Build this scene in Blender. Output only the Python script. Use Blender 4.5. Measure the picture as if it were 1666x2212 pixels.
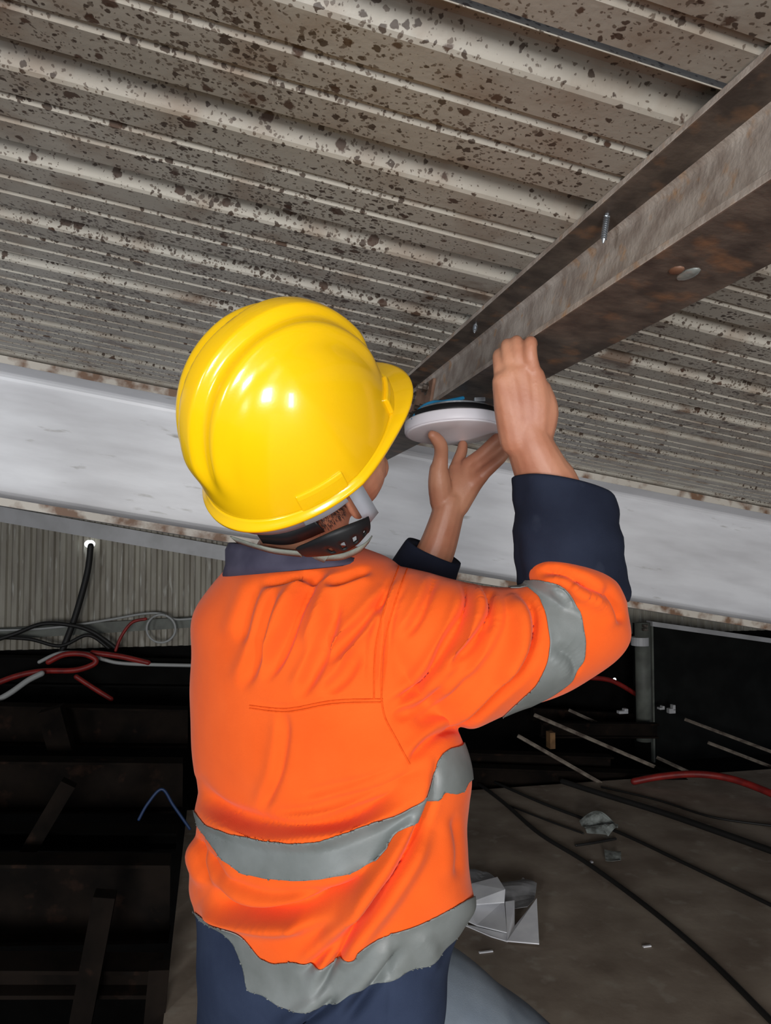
import bpy, bmesh, math, random
import numpy as np
from mathutils import Matrix, Vector
random.seed(7); rng = np.random.default_rng(7)
for o in list(bpy.data.objects): bpy.data.objects.remove(o)
scene = bpy.context.scene
COL = scene.collection

# ------------------------------------------------------------------ camera, world, lights, exposure
FPX = 1664.0; CX, CY = 833.0, 1106.0
CAM = np.array([0., 0., 1.4])
TH = math.atan2(76, 1664)
cF = np.array([0, math.cos(TH), math.sin(TH)]); cU = np.array([0, -math.sin(TH), math.cos(TH)]); cR = np.array([1., 0, 0])
cd = bpy.data.cameras.new('camera'); cam = bpy.data.objects.new('camera', cd); COL.objects.link(cam)
cd.sensor_fit = 'VERTICAL'; cd.sensor_height = 24.0; cd.lens = FPX / 2212 * 24.0
cd.clip_start = 0.02
cam.location = CAM; cam.rotation_euler = (math.pi / 2 + TH, 0, 0)
scene.camera = cam

w = bpy.data.worlds.new('world'); scene.world = w; w.use_nodes = True
w.node_tree.nodes['Background'].inputs[0].default_value = (0.80, 0.86, 1.0, 1)
w.node_tree.nodes['Background'].inputs[1].default_value = 0.15

def area(name, loc, target, sx, sy, power, col):
    l = bpy.data.lights.new(name, 'AREA'); l.shape = 'RECTANGLE'; l.size = sx; l.size_y = sy
    l.energy = power; l.color = col
    o = bpy.data.objects.new(name, l); COL.objects.link(o)
    o.location = loc
    o.rotation_euler = (Vector(target) - Vector(loc)).to_track_quat('-Z', 'Y').to_euler()
    return o
# daylight through the two openings behind the photographer
area('doorway_daylight', (0.10, -2.9, 1.08), (0.1, 1.3, 1.5), 0.75, 0.9, 104, (1.0, 0.985, 0.97))
area('side_opening_daylight', (-2.1, -2.4, 1.1), (0.2, 1.5, 1.5), 0.5, 1.0, 48, (0.92, 0.96, 1.0))
area('low_right_fill', (1.9, -2.7, 0.7), (0.9, 1.8, 1.4), 0.35, 0.9, 42, (0.96, 0.98, 1.0))  # added as low fill on the right; also gives the helmet's small second glint
scene.view_settings.view_transform = 'Standard'
scene.view_settings.look = 'None'
scene.view_settings.exposure = 0.0
scene.view_settings.gamma = 1.0
scene.view_settings.use_curve_mapping = False

# ------------------------------------------------------------------ frames
def nrm(a): a = np.asarray(a, float); return a / np.linalg.norm(a)
def ray(u, v): return cF + (u - CX) / FPX * cR - (v - CY) / FPX * cU
def Pw(u, v, d): return CAM + d * ray(u, v)                     # point on a sight line at camera depth d
def proj(V):
    q = np.asarray(V) - CAM
    z = q @ cF
    return np.stack([CX + FPX * (q @ cR) / z, CY - FPX * (q @ cU) / z], -1), z
r2 = nrm(ray(468, 1182)); r1 = nrm(ray(8700, 2500)); r1 = nrm(r1 - r2 * (r1 @ r2)); rn = np.cross(r1, r2)
MR = Matrix([[r1[i], r2[i], rn[i], CAM[i]] for i in range(3)] + [[0, 0, 0, 1]])   # roof frame (down-slope, away, up-normal)
ha = nrm([r1[0], r1[1], 0])
MW = Matrix([[ha[i], r2[i], (0, 0, 1)[i], 0] for i in range(3)] + [[0, 0, 0, 1]])  # level frame (along wall, away, up)
def toW(p): return np.array([p @ ha, p @ r2, p[2]])
def onZ(u, v, z):
    r = ray(u, v); t = (z - CAM[2]) / r[2]; return toW(CAM + t * r)
def onD(u, v, D):
    r = ray(u, v); t = (D - CAM @ r2) / (r @ r2); return toW(CAM + t * r)

# ------------------------------------------------------------------ object helpers
def obj(name, V, F, mat, parent=None, mw=None, smooth=False):
    me = bpy.data.meshes.new(name)
    me.from_pydata([tuple(map(float, p)) for p in V], [], [tuple(map(int, f)) for f in F])
    me.update()
    if smooth: me.polygons.foreach_set('use_smooth', [True] * len(me.polygons))
    if mat: me.materials.append(mat)
    o = bpy.data.objects.new(name, me); COL.objects.link(o)
    if parent: o.parent = parent
    elif mw is not None: o.matrix_world = mw
    return o
def fixn(o):
    bm = bmesh.new(); bm.from_mesh(o.data); bmesh.ops.recalc_face_normals(bm, faces=bm.faces); bm.to_mesh(o.data); bm.free()
    return o
def tag(o, label, cat, group=None):
    o['label'] = label; o['category'] = cat
    if group: o['group'] = group
    return o
def thing(name, label, cat, mw=None, group=None):
    o = bpy.data.objects.new(name, None); COL.objects.link(o); o.empty_display_size = 0.05
    if mw is not None: o.matrix_world = mw
    return tag(o, label, cat, group)
def struct(o): o['kind'] = 'structure'; return o
def T(*a): return Matrix.Translation(a)
def bevel(o, wd, seg=2):
    m = o.modifiers.new('bevel', 'BEVEL'); m.width = wd; m.segments = seg; m.limit_method = 'ANGLE'; m.angle_limit = math.radians(40)
    return o
def boxg(c, s, M=None):
    V = []; 
    for dz in (-.5, .5):
        for dx, dy in ((-.5, -.5), (.5, -.5), (.5, .5), (-.5, .5)): V.append([c[0] + dx * s[0], c[1] + dy * s[1], c[2] + dz * s[2]])
    F = [(3, 2, 1, 0), (4, 5, 6, 7), (0, 1, 5, 4), (1, 2, 6, 5), (2, 3, 7, 6), (3, 0, 4, 7)]
    return np.array(V), F
def joing(*gs):
    V = []; F = []; n = 0
    for v, f in gs:
        V.append(np.asarray(v, float)); F += [tuple(i + n for i in q) for q in f]; n += len(v)
    return np.concatenate(V), F
def extrude_profile(prof, y0, y1, axis):
    """closed 2-D profile extruded; axis 0: (a,b)->(x=t,y=a,z=b); axis 1: (a,b)->(x=a,y=t,z=b)"""
    n = len(prof); V = []
    for t in (y0, y1):
        for a, b in prof: V.append((t, a, b) if axis == 0 else (a, t, b))
    F = [(i, (i + 1) % n, n + (i + 1) % n, n + i) for i in range(n)]
    F += [tuple(range(n - 1, -1, -1)), tuple(range(n, 2 * n))]
    return np.array(V, float), F
def smooth_path(P, n):
    P = np.asarray(P, float); m = len(P)
    if m == 2: return np.array([P[0] + (P[1] - P[0]) * t for t in np.linspace(0, 1, n)])
    out = []
    for t in np.linspace(0, m - 1 - 1e-6, n):
        i = int(t); s = t - i
        p0 = P[max(i - 1, 0)]; p1 = P[i]; p2 = P[i + 1]; p3 = P[min(i + 2, m - 1)]
        out.append(.5 * (2 * p1 + (p2 - p0) * s + (2 * p0 - 5 * p1 + 4 * p2 - p3) * s * s + (3 * p1 - p0 - 3 * p2 + p3) * s ** 3))
    return np.array(out)
def tubeg(P, R, n=10, up=(0.13, 0.2, 1), flat=1.0, rnd=True):
    """tube through P with radii R (scalar or per point), rounded ends"""
    P = np.asarray(P, float); m = len(P)
    R = np.full(m, R, float) if np.isscalar(R) else np.asarray(R, float)
    tg = np.gradient(P, axis=0); tg /= np.linalg.norm(tg, axis=1)[:, None] + 1e-12
    if rnd:
        caps0 = [(P[0] - tg[0] * R[0] * k, R[0] * math.sqrt(max(1 - k * k, 0))) for k in (.95, .75, .4)]
        caps1 = [(P[-1] + tg[-1] * R[-1] * k, R[-1] * math.sqrt(max(1 - k * k, 0))) for k in (.4, .75, .95)]
        P = np.concatenate([[c[0] for c in caps0], P, [c[0] for c in caps1]])
        R = np.concatenate([[c[1] for c in caps0], R, [c[1] for c in caps1]])
        tg = np.concatenate([[tg[0]] * 3, tg, [tg[-1]] * 3]); m = len(P)
    x = np.cross(up, tg[0]); x /= np.linalg.norm(x) + 1e-12
    V = []
    for i in range(m):
        x = x - tg[i] * (x @ tg[i]); x /= np.linalg.norm(x) + 1e-12
        y = np.cross(tg[i], x)
        for k in range(n):
            a = 2 * math.pi * k / n
            V.append(P[i] + R[i] * (math.cos(a) * x + flat * math.sin(a) * y))
    F = [(i * n + k, i * n + (k + 1) % n, (i + 1) * n + (k + 1) % n, (i + 1) * n + k) for i in range(m - 1) for k in range(n)]
    F += [tuple(range(n - 1, -1, -1)), tuple((m - 1) * n + k for k in range(n))]
    return np.array(V), F
def loftg(rings, cap=True):
    n = len(rings[0]); m = len(rings); V = np.concatenate(rings)
    F = [(i * n + k, i * n + (k + 1) % n, (i + 1) * n + (k + 1) % n, (i + 1) * n + k) for i in range(m - 1) for k in range(n)]
    if cap: F += [tuple(range(n - 1, -1, -1)), tuple((m - 1) * n + k for k in range(n))]
    return V, F
def ellipg(c, ax, rad, n=20, m=12):
    """ellipsoid, ax = 3 unit axes (rows), rad = 3 radii"""
    V = []; ax = np.asarray(ax, float)
    for i in range(1, m):
        p = math.pi * i / m - math.pi / 2
        for k in range(n):
            a = 2 * math.pi * k / n
            V.append(np.asarray(c) + ax[0] * rad[0] * math.cos(p) * math.cos(a) + ax[1] * rad[1] * math.cos(p) * math.sin(a) + ax[2] * rad[2] * math.sin(p))
    F = [(i * n + k, i * n + (k + 1) % n, (i + 1) * n + (k + 1) % n, (i + 1) * n + k) for i in range(m - 2) for k in range(n)]
    F += [tuple(range(n - 1, -1, -1)), tuple((m - 2) * n + k for k in range(n))]
    return np.array(V), F
def pxring(cu, cv, d, hu, hd, roll=0., tilt=0., k=0., n=40, sq=2.0):
    out = []
    for i in range(n):
        a = 2 * math.pi * i / n; c, s = math.cos(a), math.sin(a)
        if sq != 2: 
            c = math.copysign(abs(c) ** (2 / sq), c); s = math.copysign(abs(s) ** (2 / sq), s)
        out.append(Pw(cu + hu * c, cv + hu * c * roll + tilt * s, d + hd * s + k * hu * c / FPX * d))
    return np.array(out)
def interp_rings(rows, m):
    rows = np.asarray(rows, float); return smooth_path(rows, m)

def voxel(geos, size, smooth=4, fac=.5):
    V, F = joing(*geos)
    me = bpy.data.meshes.new('tmp'); me.from_pydata(V.tolist(), [], F); me.update()
    bm = bmesh.new(); bm.from_mesh(me); bmesh.ops.recalc_face_normals(bm, faces=bm.faces); bm.to_mesh(me); bm.free()
    o = bpy.data.objects.new('tmp', me); COL.objects.link(o)
    r = o.modifiers.new('r', 'REMESH'); r.mode = 'VOXEL'; r.voxel_size = size; r.adaptivity = 0
    if smooth:
        s = o.modifiers.new('s', 'SMOOTH'); s.iterations = smooth; s.factor = fac
    dg = bpy.context.evaluated_depsgraph_get(); dg.update()
    ev = o.evaluated_get(dg); m2 = bpy.data.meshes.new_from_object(ev)
    n = len(m2.vertices); V = np.empty(n * 3); m2.vertices.foreach_get('co', V); V = V.reshape(-1, 3)
    m2.calc_loop_triangles(); t = np.empty(len(m2.loop_triangles) * 3, np.int64); m2.loop_triangles.foreach_get('vertices', t)
    bpy.data.objects.remove(o); bpy.data.meshes.remove(me); bpy.data.meshes.remove(m2)
    return V, t.reshape(-1, 3)
def vnormals(V, Tr):
    fn = np.cross(V[Tr[:, 1]] - V[Tr[:, 0]], V[Tr[:, 2]] - V[Tr[:, 0]])
    N = np.zeros_like(V)
    for k in range(3): np.add.at(N, Tr[:, k], fn)
    return N / (np.linalg.norm(N, axis=1)[:, None] + 1e-15)
def cut(V, Tr, f):
    """split triangles along f=0; returns (V_in,T_in,idx),(V_out,T_out): in = f>0"""
    f = np.where(np.abs(f) < 1e-9, 1e-9, f)
    s = f > 0; c = s[Tr].sum(1)
    tin = Tr[c == 3].tolist(); tout = Tr[c == 0].tolist()
    Vn = []; ed = {}; base = len(V)
    def mid(a, b):
        key = (a, b) if a < b else (b, a)
        if key not in ed:
            t = f[key[0]] / (f[key[0]] - f[key[1]]); ed[key] = base + len(Vn); Vn.append(V[key[0]] * (1 - t) + V[key[1]] * t)
        return ed[key]
    for tri, cc in zip(Tr[(c == 1) | (c == 2)].tolist(), c[(c == 1) | (c == 2)]):
        one = 1 if cc == 1 else 0
        for k in range(3):
            if s[tri[k]] == bool(one): break
        a, b, d = tri[k], tri[(k + 1) % 3], tri[(k + 2) % 3]
        ab = mid(a, b); ad = mid(a, d)
        (tin if one else tout).append([a, ab, ad]); (tout if one else tin).extend([[ab, b, d], [ab, d, ad]])
    VV = np.concatenate([V, np.array(Vn).reshape(-1, 3)])
    def comp(t):
        t = np.array(t, np.int64).reshape(-1, 3); u, inv = np.unique(t, return_inverse=True)
        return VV[u], inv.reshape(-1, 3)
    return comp(tin), comp(tout)
def sdf_poly(uv, poly):
    poly = np.asarray(poly, float); d = np.full(len(uv), 1e9); ins = np.zeros(len(uv), bool)
    for i in range(len(poly)):
        a = poly[i]; b = poly[(i + 1) % len(poly)]
        e = b - a; wv = uv - a; t = np.clip((wv @ e) / (e @ e + 1e-12), 0, 1)
        d = np.minimum(d, np.hypot(*(wv - t[:, None] * e).T))
        cnd = (a[1] > uv[:, 1]) != (b[1] > uv[:, 1])
        xs = a[0] + (uv[:, 1] - a[1]) * e[0] / (e[1] if e[1] else 1e-9)
        ins ^= cnd & (uv[:, 0] < xs)
    return np.where(ins, d, -d)
def dist_line(uv, pts):
    """distance to a polyline and parameter 0..1 along it"""
    pts = np.asarray(pts, float); d = np.full(len(uv), 1e9); par = np.zeros(len(uv)); sgn = np.zeros(len(uv))
    L = np.concatenate([[0], np.cumsum(np.hypot(*np.diff(pts, axis=0).T))])
    for i in range(len(pts) - 1):
        a = pts[i]; e = pts[i + 1] - a; wv = uv - a; t = np.clip((wv @ e) / (e @ e), 0, 1)
        q = np.hypot(*(wv - t[:, None] * e).T); m = q < d
        d = np.where(m, q, d); par = np.where(m, (L[i] + t * (L[i + 1] - L[i])) / L[-1], par)
        sgn = np.where(m, np.sign(e[0] * wv[:, 1] - e[1] * wv[:, 0]), sgn)
    return d, par, sgn

# ------------------------------------------------------------------ materials
def lin(c): return tuple(((x / 255) / 12.92 if x / 255 <= .04045 else ((x / 255 + .055) / 1.055) ** 2.4) for x in c) + (1,)
def newmat(name):
    m = bpy.data.materials.new(name); m.use_nodes = True
    return m, m.node_tree.nodes, m.node_tree.links, m.node_tree.nodes['Principled BSDF']
def M(name, c1, c2=None, scale=8, rough=.6, metal=0., bump=0., bscale=60, lo=.4, hi=.65, stretch=(1, 1, 1), c3=None, s3=30, lo3=.6, hi3=.7, coat=0., sss=0., detail=5, bstretch=None, spec=.5, wave=None, sheen=0.):
    m, N, L, B = newmat(name)
    B.inputs['Roughness'].default_value = rough; B.inputs['Metallic'].default_value = metal
    B.inputs['Coat Weight'].default_value = coat; B.inputs['Coat Roughness'].default_value = .06
    B.inputs['Specular IOR Level'].default_value = spec
    if sheen: B.inputs['Sheen Weight'].default_value = sheen
    if sss:
        B.inputs['Subsurface Weight'].default_value = sss; B.inputs['Subsurface Radius'].default_value = (.012, .005, .003); B.inputs['Subsurface Scale'].default_value = .5
    B.inputs['Base Color'].default_value = lin(c1)
    tc = N.new('ShaderNodeTexCoord')
    def mapped(st):
        mp = N.new('ShaderNodeMapping'); mp.inputs['Scale'].default_value = st; L.new(tc.outputs['Object'], mp.inputs[0]); return mp.outputs[0]
    def noise(sc, st, det=5):
        n = N.new('ShaderNodeTexNoise'); n.inputs['Scale'].default_value = sc; n.inputs['Detail'].default_value = det
        L.new(mapped(st), n.inputs['Vector']); return n.outputs['Fac']
    def rampmix(prev, fac, a, b, col):
        r = N.new('ShaderNodeMapRange'); r.inputs[1].default_value = a; r.inputs[2].default_value = b; L.new(fac, r.inputs[0])
        x = N.new('ShaderNodeMix'); x.data_type = 'RGBA'; L.new(r.outputs[0], x.inputs[0])
        if prev is None: x.inputs[6].default_value = lin(c1)
        else: L.new(prev, x.inputs[6])
        x.inputs[7].default_value = lin(col); return x.outputs[2]
    out = None
    if c2: out = rampmix(None, noise(scale, stretch, detail), lo, hi, c2)
    if c3: out = rampmix(out, noise(s3, stretch, 4), lo3, hi3, c3)
    if out is not None: L.new(out, B.inputs['Base Color'])
    if bump:
        b = N.new('ShaderNodeBump'); b.inputs['Strength'].default_value = bump; b.inputs['Distance'].default_value = .002
        if wave:
            wv = N.new('ShaderNodeTexWave'); wv.inputs['Scale'].default_value = wave; wv.inputs['Distortion'].default_value = .6; L.new(mapped((1, 1, 1)), wv.inputs['Vector'])
            L.new(wv.outputs['Fac'], b.inputs['Height'])
        else: L.new(noise(bscale, bstretch or stretch, 3), b.inputs['Height'])
        L.new(b.outputs[0], B.inputs['Normal'])
    return m

def roof_material():
    m, N, L, B = newmat('roof_sheet_spotted')
    B.inputs['Roughness'].default_value = .42; B.inputs['Specular IOR Level'].default_value = .35
    tc = N.new('ShaderNodeTexCoord')
    def nz(sc, det=4, st=(1, 1, 1)):
        mp = N.new('ShaderNodeMapping'); mp.inputs['Scale'].default_value = st; L.new(tc.outputs['Object'], mp.inputs[0])
        n = N.new('ShaderNodeTexNoise'); n.inputs['Scale'].default_value = sc; n.inputs['Detail'].default_value = det; L.new(mp.outputs[0], n.inputs['Vector']); return n
    def math_(op, a, b=None):
        x = N.new('ShaderNodeMath'); x.operation = op
        for i, q in enumerate((a, b)):
            if q is None: continue
            if isinstance(q, (int, float)): x.inputs[i].default_value = q
            else: L.new(q, x.inputs[i])
        return x.outputs[0]
    def rng_(v, a, b, c=0., d=1.):
        r = N.new('ShaderNodeMapRange'); r.inputs[1].default_value = a; r.inputs[2].default_value = b; r.inputs[3].default_value = c; r.inputs[4].default_value = d
        L.new(v, r.inputs[0]); return r.outputs[0]
    def mixc(f, a, b):
        x = N.new('ShaderNodeMix'); x.data_type = 'RGBA'; L.new(f, x.inputs[0])
        if isinstance(a, tuple): x.inputs[6].default_value = a
        else: L.new(a, x.inputs[6])
        x.inputs[7].default_value = b; return x.outputs[2]
    warp = N.new('ShaderNodeVectorMath'); warp.operation = 'MULTIPLY_ADD'
    nw = nz(160, 2); L.new(nw.outputs['Color'], warp.inputs[0]); warp.inputs[1].default_value = (.008, .008, .008); L.new(tc.outputs['Object'], warp.inputs[2])
    dens = rng_(nz(3.2, 3).outputs['Fac'], .34, .60, .42, 1.0)
    sep = N.new('ShaderNodeSeparateXYZ'); L.new(tc.outputs['Object'], sep.inputs[0])
    def spots(scale, rmax, powr):
        v = N.new('ShaderNodeTexVoronoi'); v.inputs['Scale'].default_value = scale; L.new(warp.outputs[0], v.inputs['Vector'])
        s = N.new('ShaderNodeSeparateColor'); L.new(v.outputs['Color'], s.inputs[0])
        r = math_('MULTIPLY', math_('POWER', s.outputs[0], powr), rmax)
        r = math_('MULTIPLY', r, dens)
        dd = math_('SUBTRACT', r, v.outputs['Distance'])
        return rng_(dd, -.03, .05)
    base = mixc(rng_(nz(2.2, 4, (.5, 1, 1)).outputs['Fac'], .35, .7), lin((178, 174, 164)), lin((152, 145, 134)))
    base = mixc(math_('MULTIPLY', rng_(nz(14, 6).outputs['Fac'], .5, .68), .5), base, lin((120, 98, 78)))
    c = mixc(math_('MULTIPLY', spots(200, .58, .9), .75), base, lin((74, 58, 46)))
    c = mixc(math_('MULTIPLY', spots(115, .62, 2.6), .9), c, lin((58, 44, 35)))
    c = mixc(math_('MULTIPLY', spots(52, .58, 8.), .9), c, lin((66, 45, 33)))
    blot = math_('MULTIPLY', rng_(nz(9, 7).outputs['Fac'], .63, .70), .75)
    c = mixc(blot, c, lin((92, 66, 48)))
    L.new(c, B.inputs['Base Color'])
    bp = N.new('ShaderNodeBump'); bp.inputs['Strength'].default_value = .25; bp.inputs['Distance'].default_value = .002; L.new(nz(90, 4).outputs['Fac'], bp.inputs['Height']); L.new(bp.outputs[0], B.inputs['Normal'])
    return m

mt_roof = roof_material()
mt_purlin_shade = M('purlin_steel_shade', (108, 96, 86), (72, 63, 57), scale=26, lo=.35, hi=.62, rough=.55, metal=.1, c3=(140, 104, 76), s3=22, lo3=.55, hi3=.72, bump=.35, bscale=120)  # purlin steel with the flanges' shade put into its colour, rust mottled over
mt_purlin_lit = M('purlin_steel_lit', (186, 175, 165), (150, 136, 126), scale=30, lo=.35, hi=.62, rough=.6, metal=.1, c3=(176, 140, 108), s3=46, lo3=.58, hi3=.75, bump=.5, bscale=160)
mt_rafter = M('pale_painted_steel', (214, 215, 218), (190, 190, 193), scale=3.5, stretch=(1, 1, 5), lo=.35, hi=.7, rough=.38, bump=.06, bscale=30, c3=(150, 148, 144), s3=9, lo3=.66, hi3=.78)
mt_rafter_edge = M('rusty_flange_edge', (186, 180, 170), (112, 84, 64), scale=18, lo=.45, hi=.62, rough=.6)
mt_plate = M('orange_primer_plate', (140, 108, 88), (104, 72, 54), scale=25, rough=.6, bump=.2)
mt_zinc = M('zinc_plated_steel', (170, 176, 182), (120, 124, 130), scale=60, rough=.35, metal=.8)
mt_bolt = M('dull_bolt_steel', (120, 112, 104), (70, 58, 50), scale=60, rough=.5, metal=.5)
mt_paper = M('white_packaging_paper', (248, 248, 250), (232, 232, 236), scale=12, rough=.8)
mt_deck = M('worn_brown_deck', (172, 158, 142), (136, 121, 107), scale=4, lo=.35, hi=.65, rough=.75, c3=(176, 166, 152), s3=11, lo3=.58, hi3=.75, bump=.3, bscale=40)
mt_wall = M('weathered_corrugated_sheet', (165, 160, 146), (135, 128, 116), scale=7, stretch=(3, 1, .35), lo=.35, hi=.65, rough=.6, c3=(190, 188, 178), s3=14, lo3=.58, hi3=.7)
mt_flash = M('grey_flashing', (190, 190, 192), (172, 172, 172), scale=6, rough=.5)
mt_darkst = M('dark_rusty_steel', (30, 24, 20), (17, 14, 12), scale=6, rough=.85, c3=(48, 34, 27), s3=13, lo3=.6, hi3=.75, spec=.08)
mt_darkst2 = M('near_black_steel', (16, 15, 14), (10, 9, 8), scale=6, rough=.8, spec=.08)  # colour kept near black so the pit stays as dark as a void
mt_angle = M('dusty_topped_steel', (128, 118, 106), (74, 62, 54), scale=20, rough=.75)
mt_panel = M('near_black_panel', (20, 21, 20), (28, 29, 28), scale=5, rough=.7, spec=.08)
mt_blackcable = M('black_cable_rubber', (24, 23, 22), rough=.6)
mt_whitecable = M('grey_white_cable', (170, 172, 170), rough=.5)
mt_redcable = M('red_hose_rubber', (150, 36, 30), (120, 28, 26), scale=20, rough=.5)
mt_bluecable = M('blue_data_cable', (40, 130, 178), rough=.4)
mt_pipe = M('grey_pipe', (112, 116, 108), (90, 92, 86), scale=9, rough=.6)
mt_clear = M('crumpled_clear_plastic', (150, 156, 152), (96, 98, 94), scale=30, rough=.25)
mt_lampw = M('white_lamp_plastic', (236, 234, 242), rough=.4, spec=.4)
mt_lampf = M('frosted_lamp_diffuser', (246, 243, 248), (238, 235, 240), scale=10, rough=.45)
mt_blackp = M('black_plastic', (24, 25, 27), rough=.5, spec=.3)
mt_helmet = M('glossy_yellow_plastic', (255, 205, 14), (252, 197, 10), scale=5, rough=.22, coat=.35, bump=.02, bscale=400)
mt_orange = M('hi_vis_orange_cotton', (245, 99, 32), (236, 91, 26), scale=14, lo=.3, hi=.75, rough=.85, spec=.15, bump=.16, bscale=900, sheen=.1)
mt_tape = M('grey_reflective_tape', (122, 127, 126), (106, 111, 109), scale=16, rough=.42, spec=.4, bump=.05, bscale=500)
mt_navy = M('navy_cotton_drill', (34, 40, 56), (27, 32, 47), scale=12, rough=.85, spec=.15, bump=.2, bscale=800, c3=(48, 54, 68), s3=26, lo3=.62, hi3=.8)
mt_trouser = M('blue_grey_work_trousers', (118, 128, 138), (98, 108, 120), scale=9, rough=.85, spec=.15, bump=.2, bscale=800)
mt_tail = M('dark_navy_cotton', (48, 58, 80), (38, 47, 68), scale=10, rough=.85, spec=.15, bump=.2, bscale=800)
mt_collar = M('grey_purple_collar_cloth', (74, 72, 88), (60, 58, 74), scale=20, rough=.85, spec=.15)
mt_skin = M('skin', (188, 134, 106), (166, 107, 82), scale=16, lo=.35, hi=.7, rough=.5, sss=.12, bump=.12, bscale=260)
mt_hair = M('short_dark_hair', (44, 32, 28), (30, 22, 20), scale=60, rough=.6)
mt_strap = M('grey_green_webbing', (136, 140, 130), (116, 120, 112), scale=60, rough=.7, bump=.3, bscale=600)
mt_strapg = M('pale_grey_webbing', (150, 156, 164), rough=.6)
mt_boot = M('dark_boot_leather', (50, 40, 32), rough=.6)

# ------------------------------------------------------------------ the setting
HR = 0.42     # underside of the roof pans above the lens, along the roof normal
PITCH = 0.2035; RIB0 = 0.551
ceiling = bpy.data.objects.new('ceiling', None); COL.objects.link(ceiling); ceiling.matrix_world = MR; struct(ceiling)
ceiling['label'] = 'rust-spotted ribbed metal roof sheets seen from below'
def pitch_profile(c):
    """one pitch of trapezoidal sheet, rib centred on c, minor stiffeners in the pan"""
    P = [(-.027, 0), (-.023, .0025), (-.013, .019), (-.0095, .0215), (.0095, .0215), (.013, .019), (.023, .0025), (.027, 0)]
    for k in (1, 2):
        q = .027 + (PITCH - .054) * k / 3
        P += [(q - .007, 0), (q - .0035, .0042), (q + .0035, .0042), (q + .007, 0)]
    return [(c + a, b) for a, b in P]
L0, L1 = -3.6, 4.2
for sh in range(8):
    prof = []
    for q in range(4): prof += pitch_profile(RIB0 + PITCH * (-8 + sh * 4 + q))
    if sh < 7: prof.append((RIB0 + PITCH * (-8 + sh * 4 + 4) - .034, 0.0))
    off = .0008 * (sh % 2)
    top = [(a, b + .0012) for a, b in reversed(prof)]
    V, F = extrude_profile([(a, HR + b + off) for a, b in prof + top], L0, L1, 0)
    n = len(prof)
    o = obj('roof_sheet', V, F[:-2] + [], mt_roof, ceiling)
    fixn(o)

# floor: deck the man stands on
S0, DFAR = -0.14, 4.30
floor = obj('floor', *boxg(((S0 + 5.2) / 2, (DFAR - 2.5) / 2, -.03), (5.2 - S0, DFAR + 2.5, .06)), mt_deck, mw=MW); struct(floor)
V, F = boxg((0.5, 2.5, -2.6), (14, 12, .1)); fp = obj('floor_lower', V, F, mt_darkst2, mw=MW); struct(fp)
# back wall: corrugated sheet
WD = 5.7
ZWB = .70
prof = []
x = -5.0
while x < 6.2:
    prof += [(x, WD), (x + .022, WD), (x + .034, WD + .016), (x + .056, WD + .016), (x + .068, WD)]; x += .076
n = len(prof); V = [(a, b, z) for z in (ZWB, 3.2) for a, b in prof]
F = [(i, i + 1, n + i + 1, n + i) for i in range(n - 1)]
wall = obj('wall_back', V, F, mt_wall, mw=MW); struct(wall)
struct(obj('wall_lower', *boxg((.6, WD + .05, (ZWB - 2.55) / 2), (11.2, .06, ZWB + 2.55)), mt_darkst2, mw=MW))  # near-black sheet standing in for the dark void below the wall
# flashing strip seen below the rafter, on the wall
a = onD(-60, 1085, WD - .06); b = onD(520, 1190, WD - .06)
sl = (b[2] - a[2]) / (b[0] - a[0]); e0 = a + (a - b) * .6; e1 = b + (b - a) * 2.6
def slab(e0, e1, hgt, y0, y1):
    V = [(e0[0], y0, e0[2]), (e1[0], y0, e1[2]), (e1[0], y1, e1[2]), (e0[0], y1, e0[2])]
    V += [(p[0], p[1], p[2] - hgt) for p in V]
    return np.array(V), [(3, 2, 1, 0), (4, 5, 6, 7), (0, 1, 5, 4), (1, 2, 6, 5), (2, 3, 7, 6), (3, 0, 4, 7)]
fl = obj('trim_1', *slab(e0, onD(1340, 1330, WD - .06), .105, WD - .07, WD - .02), mt_flash, mw=MW); struct(fixn(fl))
# low cable trunking strip along the wall foot at the left
V, F = slab(onD(-80, 1362, WD - .05), onD(420, 1332, WD - .05), .075, WD - .06, WD - .01)
struct(fixn(obj('trim_2', V, F, mt_pipe, mw=MW)))

# ------------------------------------------------------------------ purlin (dark I-beam)
PL0, PW, PB, PT = .323, .087, .308, HR
pur = thing('purlin_beam', 'dark rusty steel I-beam running away under the roof sheets', 'beam', MR @ T(0, 0, 0))
cx = PL0 + PW / 2; tf = .0085; wb = .006; rr = .009
def isec(c, h0, h1, wd, tf, wb, rr):
    pr = [(-wd / 2, h0), (wd / 2, h0), (wd / 2, h0 + tf)]
    arc = [(wb / 2 + rr * (1 - math.sin(t)), h0 + tf + rr * (1 - math.cos(t))) for t in np.linspace(0, math.pi / 2, 5)]
    right = arc
    rt = [(a, h0 + h1 - b) for a, b in reversed(arc)]
    pr += right + rt + [(wd / 2, h1 - tf), (wd / 2, h1), (-wd / 2, h1), (-wd / 2, h1 - tf)]
    pr += [(-a, b) for a, b in reversed(rt)] + [(-a, b) for a, b in reversed(right)] + [(-wd / 2, h0 + tf)]
    return [(c + a, b) for a, b in pr]
V, F = extrude_profile(isec(cx, PB, PT, PW, tf, wb, rr), -.8, 2.375, 1)
po = fixn(obj('beam_section', V, F, mt_purlin_shade, pur)); po.data.materials.append(mt_purlin_lit)
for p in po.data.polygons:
    if abs(p.normal.x) > .5: p.material_index = 1  # side-facing faces take the lit copy of the same steel
bevel(po, .0015, 2)
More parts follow.
